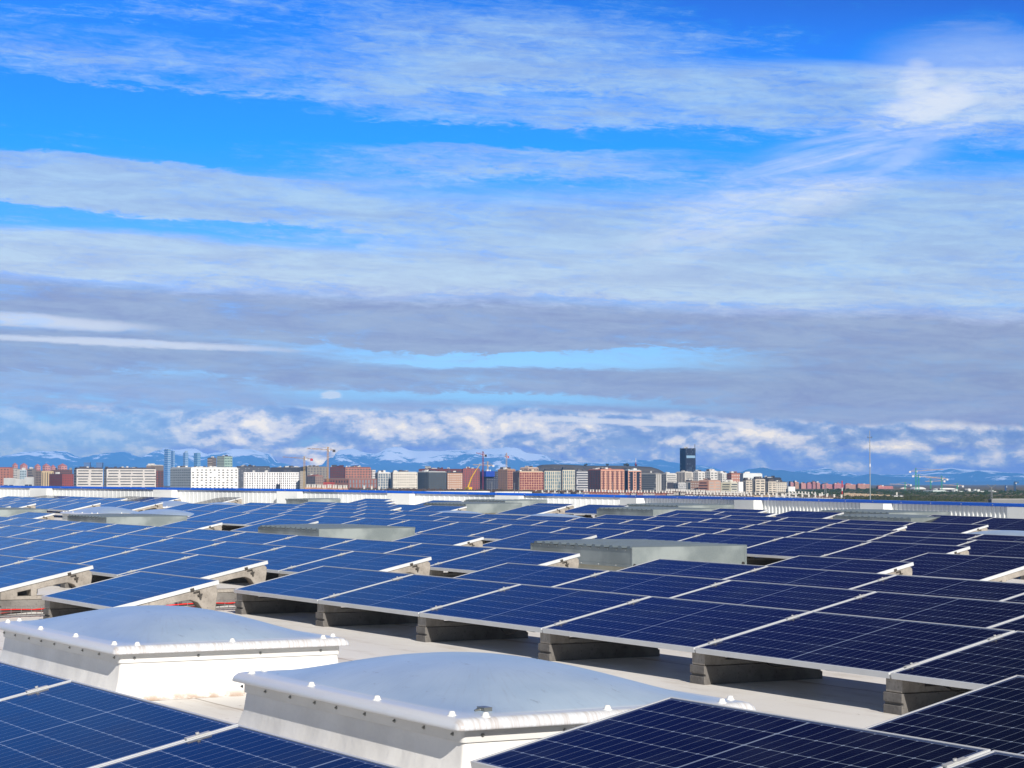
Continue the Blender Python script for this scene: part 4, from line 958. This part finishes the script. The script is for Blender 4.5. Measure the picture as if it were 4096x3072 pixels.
for i, (x0, x1, yt, lb) in enumerate([(2772, 2822, 1889, 'white terraced block just right of the black tower'), (2820, 2872, 1886, 'white stepped block in the middle of the white cluster'), (2868, 2912, 1894, 'white block left of the orange rooftop block')]):
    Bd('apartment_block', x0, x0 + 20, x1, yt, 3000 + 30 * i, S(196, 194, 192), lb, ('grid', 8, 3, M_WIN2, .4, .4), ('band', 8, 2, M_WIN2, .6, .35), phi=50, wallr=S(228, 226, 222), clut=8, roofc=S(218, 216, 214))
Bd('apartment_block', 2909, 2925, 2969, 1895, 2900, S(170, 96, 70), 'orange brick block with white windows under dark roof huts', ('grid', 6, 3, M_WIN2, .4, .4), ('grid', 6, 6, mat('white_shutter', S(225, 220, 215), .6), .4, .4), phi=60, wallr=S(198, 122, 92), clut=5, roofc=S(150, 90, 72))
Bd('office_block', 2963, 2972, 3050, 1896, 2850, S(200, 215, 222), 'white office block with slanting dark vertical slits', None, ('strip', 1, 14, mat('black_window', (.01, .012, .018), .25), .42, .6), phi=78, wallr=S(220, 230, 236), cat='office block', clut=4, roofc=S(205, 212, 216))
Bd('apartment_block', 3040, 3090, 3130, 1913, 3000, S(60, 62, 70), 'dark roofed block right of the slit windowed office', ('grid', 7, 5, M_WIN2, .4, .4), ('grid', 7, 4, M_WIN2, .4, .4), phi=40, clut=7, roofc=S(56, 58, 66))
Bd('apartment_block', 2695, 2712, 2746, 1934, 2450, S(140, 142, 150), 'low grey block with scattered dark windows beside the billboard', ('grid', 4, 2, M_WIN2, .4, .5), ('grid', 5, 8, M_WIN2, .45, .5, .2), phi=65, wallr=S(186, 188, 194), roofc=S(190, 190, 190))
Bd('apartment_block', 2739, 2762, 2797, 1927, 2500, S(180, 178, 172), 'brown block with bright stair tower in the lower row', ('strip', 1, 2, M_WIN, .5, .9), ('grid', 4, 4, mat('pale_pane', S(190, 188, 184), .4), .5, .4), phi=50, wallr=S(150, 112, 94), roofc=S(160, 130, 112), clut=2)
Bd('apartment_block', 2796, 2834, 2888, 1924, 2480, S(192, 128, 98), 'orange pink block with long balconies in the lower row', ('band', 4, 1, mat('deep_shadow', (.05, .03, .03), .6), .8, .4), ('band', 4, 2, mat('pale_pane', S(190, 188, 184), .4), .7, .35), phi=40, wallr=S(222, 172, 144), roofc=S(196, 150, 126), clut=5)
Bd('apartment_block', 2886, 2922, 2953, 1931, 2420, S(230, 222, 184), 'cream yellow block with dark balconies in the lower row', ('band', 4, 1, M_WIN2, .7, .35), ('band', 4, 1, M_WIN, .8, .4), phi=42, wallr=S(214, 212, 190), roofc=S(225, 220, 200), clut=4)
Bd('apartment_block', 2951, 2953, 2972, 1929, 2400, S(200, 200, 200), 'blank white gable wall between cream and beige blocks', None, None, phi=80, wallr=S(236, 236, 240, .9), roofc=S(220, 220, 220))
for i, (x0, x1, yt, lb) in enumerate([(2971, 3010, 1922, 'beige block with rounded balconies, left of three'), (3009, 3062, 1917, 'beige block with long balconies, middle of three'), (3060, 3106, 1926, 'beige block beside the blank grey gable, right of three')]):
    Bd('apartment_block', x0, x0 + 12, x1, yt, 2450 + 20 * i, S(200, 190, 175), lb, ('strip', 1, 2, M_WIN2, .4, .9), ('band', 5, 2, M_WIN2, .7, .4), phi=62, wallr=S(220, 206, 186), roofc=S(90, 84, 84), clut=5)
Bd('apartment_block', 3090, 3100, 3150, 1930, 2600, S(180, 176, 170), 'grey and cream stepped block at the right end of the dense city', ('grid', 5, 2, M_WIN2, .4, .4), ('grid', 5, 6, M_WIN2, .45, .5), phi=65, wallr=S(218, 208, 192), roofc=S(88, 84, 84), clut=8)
Bd('industrial_shed', 3150, 3152, 3180, 1948, 2600, S(200, 215, 225), 'white hall with a sloping roof at the edge of the pine wood', None, None, phi=78, wallr=S(228, 236, 240), roofc=S(210, 222, 230), cat='shed', depth=20, rh=1.)
# --- red district far right
rr = random.Random(5)
for i, (x0, x1, yt, lb) in enumerate([(3155, 3174, 1932, 'dark brick block at the left of the far red district'), (3173, 3195, 1930, 'bright pink red block in the far red district'), (3198, 3224, 1935, 'pink block with balconies in the far red district'), (3222, 3246, 1936, 'salmon block left of the twin stepped red blocks'), (3244, 3262, 1930, 'tallest stepped red block of the far district'), (3260, 3280, 1933, 'red block right of the tallest stepped one'), (3282, 3330, 1939, 'low pinkish rooftops behind the power pylon'), (3330, 3375, 1937, 'low pinkish rooftops behind the red and white mast'), (3375, 3425, 1940, 'far pale pink rooftops right of the red and white mast'), (3424, 3482, 1939, 'far pink row left of the lightning mast'), (3505, 3575, 1947, 'long low pink row right of the lightning mast'), (3588, 3650, 1957, 'low salmon row under the leftmost green crane')]):
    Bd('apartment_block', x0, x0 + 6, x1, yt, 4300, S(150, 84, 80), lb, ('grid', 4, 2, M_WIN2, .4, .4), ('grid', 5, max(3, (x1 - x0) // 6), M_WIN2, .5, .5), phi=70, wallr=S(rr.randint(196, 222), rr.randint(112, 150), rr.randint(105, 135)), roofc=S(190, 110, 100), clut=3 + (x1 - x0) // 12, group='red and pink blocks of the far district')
# --- sports hall and offices behind the wood
def loaf(x0, x1, yt, yb, D, c, name, lb, cat):
    px = D / F; C = at((x0 + x1) / 2, yb, D); r = empty(name, (C.x, C.y, C.z - 6), lb, cat); m = MB(); a = (x1 - x0) / 2 * px; h = (yb - yt) * px + 6
    poly = [(-a, 0), (a, 0), (a, h * .6)] + [(a * math.cos(t) , h * .6 + h * .4 * math.sin(t)) for t in [math.pi * k / 10 for k in range(1, 10)]] + [(-a, h * .6)]
    M4 = Matrix((RT, FWH, Vector((0, 0, 1)))).transposed().to_4x4(); m.prism(poly, 0, 45, 'y', M4); m.build('shell', wallmat(c), r); return r
loaf(3740, 3838, 1952, 1966, 3900, S(236, 238, 240, .9), 'sports_hall', 'large white rounded arena roof under the green cranes', 'sports hall')
loaf(3656, 3705, 1948, 1962, 4000, S(226, 228, 230), 'sports_hall', 'smaller white angular hall left of the arena roof', 'sports hall')
for i, (x0, x1, yt, cl, cr, lb) in enumerate([(3700, 3790, 1964, (150, 178, 180), (170, 200, 200), 'long teal roofed office under the cranes'), (3788, 3870, 1968, (60, 74, 92), (120, 150, 155), 'dark fronted office with a teal roof right of the long teal one'), (3868, 3888, 1966, (130, 135, 150), (150, 155, 168), 'grey cube between two low offices behind the wood'), (3886, 3946, 1968, (170, 180, 190), (60, 64, 74), 'low office with a white frame behind the wood'), (3942, 3999, 1972, (96, 100, 112), (150, 158, 168), 'low grey office left of the white cubes'), (3999, 4041, 1980, (205, 208, 210), (222, 222, 222), 'white cube buildings at the far right'), (4041, 4064, 1982, (150, 150, 155), (170, 170, 172), 'grey cube between white cubes at the far right'), (4062, 4110, 1981, (215, 215, 218), (226, 226, 226), 'pale block cut off by the right edge of the photo')]):
    Bd('office_block', x0, x0 + (x1 - x0) // 3, x1, yt, 2700, S(*cl), lb, ('band', 2, 2, M_WIN2, .6, .4), ('band', 2, 3, M_WIN2, .6, .4), phi=60, wallr=S(*cr), cat='office block', roofc=S(190, 200, 202), clut=5, rh=1.2)
Bd('industrial_shed', 3958, 3964, 4200, 2000, 1100, S(120, 124, 128), 'grey warehouse roof just above the parapet at the right edge', None, None, phi=80, wallr=S(132, 136, 140), roofc=S(150, 152, 154), cat='shed', rh=.7)
Bd('industrial_shed', 1690, 1700, 1960, 1968, 1500, S(225, 228, 230), 'flat white hall roof just above the parapet, left one', None, None, phi=84, wallr=S(226, 228, 230), roofc=S(236, 238, 240), cat='shed', rh=.6)
Bd('industrial_shed', 1975, 1980, 2128, 1970, 1480, S(225, 228, 230), 'flat white hall roof just above the parapet, right one', None, None, phi=84, wallr=S(226, 228, 230), roofc=S(236, 238, 240), cat='shed', rh=.6)

# --- small houses between the parapet and the blocks
def house(px_, w, yt, D, wall, roof, lb, cat='house', group=None, chim=2):
    k = D / F; C = FWH * D + RT * ((px_ - 2048) * k); W_ = w * k; H = (1935 - yt) * k - GZ; d = W_ * .8
    r = empty('terraced_house', (0, 0, 0), lb, cat, group); M = Matrix((RT, FWH, Vector((0, 0, 1)))).transposed().to_4x4() @ Matrix.Rotation(R(-18), 4, 'Z'); M.translation = Vector((C.x, C.y, GZ)); r.matrix_world = M
    e = H * .82
    m = MB(); m.add([(-W_ / 2, 0, 0), (W_ / 2, 0, 0), (W_ / 2, d, 0), (-W_ / 2, d, 0), (-W_ / 2, 0, e), (W_ / 2, 0, e), (W_ / 2, d, e), (-W_ / 2, d, e), (W_ / 2, d / 2, H), (-W_ / 2, d / 2, H)], [(0, 1, 5, 4), (1, 2, 6, 8, 5), (2, 3, 7, 6), (3, 0, 4, 9, 7)]); m.build('wall', wallmat(wall), r)
    o_ = .35; m = MB(); m.add([(-W_ / 2 - o_, -o_, e - .1), (W_ / 2 + o_, -o_, e - .1), (W_ / 2 + o_, d / 2, H + .15), (-W_ / 2 - o_, d / 2, H + .15), (W_ / 2 + o_, d + o_, e - .1), (-W_ / 2 - o_, d + o_, e - .1)], [(0, 1, 2, 3), (3, 2, 4, 5), (0, 5, 4, 1)]); m.build('roof', wallmat(roof), r)
    for c in range(chim):
        m = MB(); x = -W_ / 2 + W_ * (c + .5) / chim; m.box(x - .5, x + .5, d * .25, d * .25 + 1, e, H + 1.6); m.box(x - .65, x + .65, d * .25 - .15, d * .25 + 1.15, H + 1.6, H + 1.9); m.build('chimney', wallmat(S(232, 228, 222)), r)
    for c in range(2):
        o = obj('window', cube(M_WIN2), r); o.location = (-W_ / 4 + c * W_ / 2, 0, e * .55); o.scale = (W_ * .18, .2, e * .2)
rh = random.Random(11)
K = 0
def row(x0, x1, step, y0, y1, D, walls, roofs, desc, grp, chim=2):
    global K
    n = int((x1 - x0) / step)
    for i in range(n):
        t = i / max(1, n - 1); pos = 'leftmost' if i == 0 else ('rightmost' if i == n - 1 else ORD[i] + ' from the left') if i < 20 else 'one'
        house(x0 + (i + .5) * step, step * .92, y0 + (y1 - y0) * t + rh.uniform(-1, 1), D + rh.uniform(-15, 15), rh.choice(walls), rh.choice(roofs), '%s of the %s' % (pos, desc), group=grp, chim=chim)
row(2330, 2690, 24, 1966, 1972, 1900, [S(190, 120, 100), S(205, 190, 180)], [S(150, 60, 44), S(170, 72, 50)], 'red roofed houses above the parapet bend', 'red roofed houses')
row(2660, 2980, 20, 1964, 1974, 1950, [S(200, 190, 180)], [S(96, 52, 44), S(84, 50, 46)], 'brown roofed houses with white chimneys right of the bend', 'brown roofed houses', 3)
row(2740, 3010, 27, 1976, 1984, 1600, [S(225, 222, 218)], [S(120, 60, 50), S(90, 56, 50)], 'front brown roofed houses just above the parapet', 'front brown roofed houses')
row(2975, 3150, 35, 1976, 1982, 1700, [S(226, 196, 158)], [S(120, 116, 112), S(214, 184, 150)], 'cream houses with slanting grey roofs', 'cream houses')
row(3148, 3272, 13, 1972, 1976, 2000, [S(236, 234, 230)], [S(226, 224, 222)], 'white row houses in front of the pine wood', 'white row houses', 1)
row(3090, 3300, 26, 1984, 1990, 1500, [S(232, 230, 228)], [S(206, 206, 210), S(120, 112, 110)], 'small white houses just above the right parapet', 'small white houses', 1)
row(3275, 3340, 22, 1978, 1982, 1900, [S(228, 226, 220)], [S(150, 90, 72), S(216, 216, 216)], 'small houses left of the red and white mast', 'houses by the mast', 1)
row(3030, 3150, 30, 1988, 1991, 1400, [S(232, 230, 228)], [S(90, 80, 80)], 'dark roofed white houses below the cream ones', 'dark roofed houses', 1)
row(3262, 3380, 29, 1986, 1990, 1450, [S(214, 200, 180)], [S(150, 100, 84), S(120, 96, 88)], 'brown roofed houses under the red and white mast', 'houses under the mast', 1)
for i in range(8):
    x0 = 3376 + i * 23; Bd('terraced_house', x0, x0 + 15, x0 + 23, 1974 + i * 1.1, 1750, S(236, 204, 162), '%s of the flat cream houses in a row before the pine wood' % ('leftmost' if i == 0 else 'rightmost' if i == 7 else ORD[i] + ' from the left'), ('grid', 2, 2, M_WIN2, .25, .3), ('grid', 2, 1, M_WIN2, .5, .4), phi=40, wallr=S(196, 160, 128), roofc=S(210, 184, 150), cat='house', group='flat cream row houses', rh=.6)
row(3560, 3610, 48, 1979, 1979, 1700, [S(228, 230, 232)], [S(70, 74, 84)], 'white house with a dark roof at the end of the cream row', None, 1)
row(1222, 1410, 21, 1948, 1951, 1500, [S(214, 170, 130)], [S(196, 140, 100), S(180, 124, 92)], 'ochre houses with chimneys below the tower cranes', 'ochre houses', 2)
row(1440, 1530, 30, 1953, 1956, 1500, [S(226, 226, 224)], [S(210, 212, 214), S(80, 78, 80)], 'low pale houses right of the tower cranes', 'low pale houses', 1)
row(2130, 2330, 25, 1969, 1972, 1900, [S(214, 206, 198)], [S(176, 130, 108), S(200, 198, 196)], 'pale roofed houses left of the red roofed ones', 'pale roofed houses', 1)

# --- wooded areas: nobody could count these crowns
def wood(name, label, spots, m_, seed, sub=1):
    rg = random.Random(seed); m = MB()
    ico = bmesh.new(); bmesh.ops.create_icosphere(ico, subdivisions=sub, radius=1.); V = [v.co.copy() for v in ico.verts]; Fc = [tuple(v.index for v in f.verts) for f in ico.faces]; ico.free()
    for P_, r, h in spots:
        for q in range(3):
            c = Vector(P_) + Vector((rg.uniform(-.5, .5) * r, rg.uniform(-.5, .5) * r, h - r * rg.uniform(.7, 1.2))); s = r * rg.uniform(.5, .85); sq = rg.uniform(.6, 1.)
            m.add([c + Vector((v.x * s, v.y * s, v.z * s * sq)) * rg.uniform(.72, 1.2) for v in V], Fc)
    return tag(m.build(name, m_, fix=False), label, name.replace('_', ' '), kind='stuff')
def leafmat(nm, a, b):
    return simple_ground(nm, a, b, .35)
def scatter(x0, x1, yt_fn, D0, D1, n, seed, r, hh):
    rg = random.Random(seed); out = []
    for i in range(n):
        px_ = rg.uniform(x0, x1); t = rg.random() ** 1.2; D = D0 + (D1 - D0) * t; k = D / F; P_ = FWH * D + RT * ((px_ - 2048) * k); P_.z = GZ
        top = (1935 - yt_fn(px_, t)) * k - GZ; h = min(hh * rg.uniform(.75, 1.1), max(1.5, top + rg.uniform(-.8, .6))); out.append((P_, r * rg.uniform(.7, 1.3), h))
    return out
def pine_top(px_, t):
    pts = [(3140, 1972), (3165, 1960), (3250, 1951), (3480, 1949), (3500, 1950), (3560, 1956), (3610, 1961), (3700, 1968), (3800, 1976), (3880, 1983), (3960, 1990), (4300, 1993)]
    for (x0, y0), (x1, y1) in zip(pts, pts[1:]):
        if px_ <= x1: break
    yt = y0 + (y1 - y0) * (px_ - x0) / (x1 - x0); return yt * t + (1 - t) * 2003
wood('pine_wood', 'dark green pine wood behind the low houses at the right', scatter(3145, 4250, pine_top, 1950, 3300, 3100, 3, 4.2, 12.5), leafmat('pine_needles', (.018, .032, .012, 1), (.040, .060, .024, 1)), 1)
wood('young_wood', 'lighter green young trees just above the right parapet', scatter(3340, 4200, lambda a, t: 1995 - 12 * t - max(0, (3700 - a)) * .008, 1250, 1800, 900, 4, 2.6, 7.), leafmat('young_leaves', (.030, .038, .017, 1), (.050, .058, .026, 1)), 2)
wood('bare_thicket', 'reddish bare shrubs in front of the apartment blocks', scatter(1270, 2330, lambda a, t: 1948 + (a - 1300) * .012, 1900, 2500, 900, 5, 3.2, 6.5), leafmat('bare_twigs', (.10, .065, .05, 1), (.065, .055, .04, 1)), 3)
wood('street_trees', 'dark shrubs along the street at the far left', scatter(-40, 300, lambda a, t: 1937, 2000, 2400, 260, 6, 3., 7.), leafmat('dark_leaves', (.05, .045, .03, 1), (.03, .04, .02, 1)), 4)
wood('hill_trees', 'small trees on top of the flat hill', [((FWH * 4500 + RT * ((x - 2048) / F * 4500)) + Vector((0, 0, (1935 - 1861) / F * 4500 - 2)), 4., 7.) for x in (2344, 2428, 2501, 2510, 2512, 2540)], leafmat('dark_leaves2', (.05, .045, .03, 1), (.03, .04, .02, 1)), 8)

# --- cranes
def lattice(m, a, b, w, n, r, side=None):
    a = Vector(a); b = Vector(b); d = (b - a).normalized(); s = (RT if abs(d.dot(RT)) < .7 else Vector((0, 0, 1))); t = d.cross(s).normalized(); s = t.cross(d).normalized()
    cs = [s * w / 2 * i + t * w / 2 * j for i, j in ((-1, -1), (1, -1), (1, 1), (-1, 1))]
    for c in cs: m.tube(a + c, b + c, r, n=4, caps=False)
    for i in range(n):
        p = a + (b - a) * i / n; q = a + (b - a) * (i + 1) / n
        for k in range(4): m.tube(p + cs[k], q + cs[(k + 1) % 4], r * .7, n=3, caps=False)
def crane(x, yt, yj, xl, xr, D, c1, c2, lb, tilt=0., cw='r', w=1.7, r=.28, head=6, colr=(225, 225, 225)):
    k = D / F; B = FWH * D + RT * ((x - 2048) * k); o = Vector((B.x, B.y, GZ)); rt_ = empty('tower_crane', o, lb, 'tower crane')
    zj = (1935 - yj) * k - GZ; zt = (1935 - yt) * k - GZ; m = MB(); lattice(m, (0, 0, 0), (0, 0, zj), w, max(6, int(zj / 3.)), r); m.build('mast', mat('crane_%d%d%d' % c1, S(*c1), .6), rt_)
    m = MB(); lattice(m, (0, 0, zj), (0, 0, zt), w * .7, 3, r); m.build('tower_head', mat('crane_%d%d%d' % c1, S(*c1), .6), rt_)
    yl, yr = yj + tilt * (xl - x) , yj + tilt * (xr - x); cj = mat('crane_%d%d%d' % c2, S(*c2), .6)
    A = RT * ((xl - x) * k) + Vector((0, 0, zj - (yl - yj) * k)); Bb = RT * ((xr - x) * k) + Vector((0, 0, zj - (yr - yj) * k)); Z = Vector((0, 0, zj))
    m = MB(); lattice(m, A, Z, w * .55, max(4, int((A - Z).length / 4)), r * .55); m.build('jib', cj, rt_); m = MB(); lattice(m, Z, Bb, w * .55, max(3, int((Bb - Z).length / 4)), r * .55); m.build('counter_jib', cj, rt_)
    m = MB(); T = Vector((0, 0, zt)); 
    for e in (A * .65 + Z * .35, Bb * .8 + Z * .2): m.tube(T, e, r * .5, n=4)
    m.build('tie_rods', cj, rt_)
    E_ = Bb if cw == 'r' else A; E2 = E_ * .9 + Z * .1; m = MB(); m.box(-1.4, 1.4, -.8, .8, -2.2, .5, Matrix.Translation(E2) @ Matrix((RT, FWH, Vector((0, 0, 1)))).transposed().to_4x4()); m.build('counterweight', mat('cw_%d' % colr[1], S(*colr), .7), rt_)
    m = MB(); m.box(-.8, .8, -.8, .8, -2., 0, Matrix.Translation(Z + RT * 1.4) @ Matrix.Identity(4)); m.build('cab', mat('crane_cab', S(225, 225, 225), .5), rt_)
crane(1218, 1826, 1834, 1131, 1250, 2500, (200, 168, 104), (184, 150, 112), 'left yellow tower crane with a long jib over the white blocks', .07, w=1.5, r=.2, colr=(196, 60, 50))
crane(1312, 1788, 1799, 1228, 1339, 2350, (205, 160, 92), (186, 148, 112), 'tall orange tower crane in front of the brick blocks', .06, w=1.6, r=.22, colr=(70, 66, 66))
crane(1932, 1806, 1818, 1904, 1944, 2700, (140, 50, 66), (170, 70, 72), 'short jibbed red tower crane above the blue netting', .22, w=1.5, r=.24, colr=(40, 40, 50))
crane(1951, 1846, 1861, 1892, 1976, 3300, (210, 176, 110), (214, 180, 120), 'pale yellow crane behind the blue netting', .04, w=1.6, r=.3)
crane(2026, 1812, 1826, 2018, 2032, 3000, (190, 170, 150), (190, 120, 100), 'beige crane mast seen end-on above the tan block', .0, w=1.5, r=.26, colr=(190, 60, 50))
for x, yt, yj, xl, xr, ti, lb in ((3619, 1928, 1938, 3557, 3644, .03, 'lowest green crane, leftmost of the group at the right'), (3662, 1872, 1884, 3636, 3772, -.06, 'tallest green crane at the right'), (3673, 1897, 1905, 3648, 3780, .08, 'green crane close beside the tallest one'), (3721, 1915, 1925, 3699, 3782, -.03, 'green crane with a pale orange jib right of the tallest pair'), (3765, 1903, 1914, 3700, 3790, .08, 'stout green crane in the middle of the group'), (3827, 1933, 1942, 3769, 3852, .06, 'rightmost green crane of the group')):
    crane(x, yt, yj, xl, xr, 3400, (58, 170, 130), (214, 184, 150), lb, ti, cw='l' if x in (3662, 3673) else 'r', w=1.5, r=.24)
crane(4057, 1926, 1930, 4053, 4070, 3000, (50, 90, 130), (50, 96, 150), 'dark blue crane at the far right with a short jib', -.2, w=1.8, r=.4, colr=(60, 100, 140))
crane(4020, 1940, 1944, 4018, 4023, 3000, (50, 86, 140), (50, 86, 140), 'dark blue mast left of the dark blue crane', 0, w=1.4, r=.4, colr=(60, 100, 140))
# mobile crane boom
rb = empty('mobile_crane', at(1871, 1960, 2300), 'yellow mobile crane with a raised telescopic boom', 'mobile crane'); o = Vector(rb.location)
for nm, (xa, ya, xb, yb, w) in {'lower_boom': (1871, 1953, 1886, 1910, .75), 'middle_boom': (1885, 1912, 1903, 1882, .55), 'upper_boom': (1902, 1884, 1920, 1858, .35)}.items():
    m = MB(); m.tube(at(xa, ya, 2300) - o, at(xb, yb, 2300) - o, w, w * .9, 6); m.build(nm, mat('crane_yellow', S(236, 190, 30), .5), rb)
m = MB(); m.box(-3, 6, -2, 2, -.5, 3); m.build('carrier', mat('crane_yellow', S(236, 190, 30), .5), rb)
# red and white chimney mast, pylons, lamp posts
def pole(name, x, yt, yb, D, r, mats, lb, cat, arms=()):
    k = D / F; B = FWH * D + RT * ((x - 2048) * k); z0 = (1935 - yb) * k; q = empty(name, (B.x, B.y, z0), lb, cat); H = (yb - yt) * k; n = len(mats)
    for i, mm in enumerate(mats):
        m = MB(); m.tube((0, 0, H * i / n), (0, 0, H * (i + 1) / n), r * (1 - .25 * i / n), r * (1 - .25 * (i + 1) / n), 8); m.build('shaft', mm, q)
    for dz, wd in arms:
        m = MB(); m.tube(-RT * wd * k + Vector((0, 0, H - dz * k)), RT * wd * k + Vector((0, 0, H - dz * k)), r * .5, n=5); m.build('arm', mats[0], q)
MR, MWh, MG = mat('mast_red', S(190, 36, 40), .5), mat('mast_white', S(225, 222, 220), .5), mat('post_grey', S(130, 134, 138), .5)
pole('telecom_mast', 3367, 1923, 1977, 1500, .42, [MR, MWh, MR, MR], 'red and white banded telecom mast', 'mast', ((2, 3), (6, 3)))
for x, yt, yb, lb in ((1967, 1931, 1972, 'grey street lamp left of the tan brick block'), (2075, 1912, 1972, 'taller grey street lamp before the maroon bayed block'), (2058, 1933, 1972, 'short street lamp beside the taller one'), (2236, 1925, 1974, 'street lamp before the teal glass block'), (2450, 1930, 1975, 'street lamp before the salmon block')):
    pole('street_lamp', x, yt, yb, 1200, .16, [MG], lb, 'street lamp', ((0, 5),))
pole('antenna_mast', 2543, 1833, 1862, 4400, .6, [MR, MWh], 'thin antenna mast on top of the flat hill', 'mast')
pole('antenna_mast', 3150, 1924, 1965, 2500, .35, [MG], 'thin dark antenna at the right end of the dense city', 'mast', ((3, 3), (8, 3)))
def pylon(x, yt, yb, D, wd, lb):
    k = D / F; B = FWH * D + RT * ((x - 2048) * k); q = empty('power_pylon', (B.x, B.y, (1935 - yb) * k), lb, 'pylon'); H = (yb - yt) * k; m = MB()
    for s, t in ((-1, -1), (1, -1), (1, 1), (-1, 1)):
        a = RT * s * wd * .22 * k + FWH * t * wd * .22 * k; b = RT * s * wd * .05 * k + Vector((0, 0, H * .85)); m.tube(a, b, .16, n=4)
    for i in range(7):
        z = H * .85 * i / 7; z2 = H * .85 * (i + 1) / 7; w1 = wd * k * (.22 - .17 * i / 7); w2 = wd * k * (.22 - .17 * (i + 1) / 7); m.tube(-RT * w1 + Vector((0, 0, z)), RT * w2 + Vector((0, 0, z2)), .1, n=3); m.tube(RT * w1 + Vector((0, 0, z)), -RT * w2 + Vector((0, 0, z2)), .1, n=3)
    m.build('lattice_body', MG, q); m = MB()
    for s in (-1, 1):
        m.tube(Vector((0, 0, H * .8)), RT * s * wd * k + Vector((0, 0, H)), .15, n=4); m.tube(Vector((0, 0, H * .6)), RT * s * wd * k * .8 + Vector((0, 0, H * .62)), .12, n=4)
    m.build('cross_arms', MG, q)
pylon(3300, 1922, 1975, 2100, 20, 'grey power pylon before the pine wood left of the red and white mast')
pylon(3964, 1938, 2006, 1300, 18, 'grey power pylon at the right above the warehouse roof')

# ------------------------------------------------------------------ air
hz = bpy.data.materials.new('haze_air'); hz.use_nodes = True; nt = hz.node_tree; nt.nodes.clear(); g = G(nt)
pv = g.node('ShaderNodeVolumePrincipled'); pv.inputs['Density'].default_value = HAZE_D; pv.inputs['Color'].default_value = HAZE_C; pv.inputs['Anisotropy'].default_value = -.3
ou = g.node('ShaderNodeOutputMaterial'); nt.links.new(pv.outputs[0], ou.inputs['Volume'])
m = MB(); hx = MB(); m.box(-47000, 6000, -16000, 40000, GZ - 90, HAZE_TOP)
tag(m.build('haze', hz), kind='stuff', label='thin blue haze in the air over the whole city')

print('objects', len(bpy.data.objects))
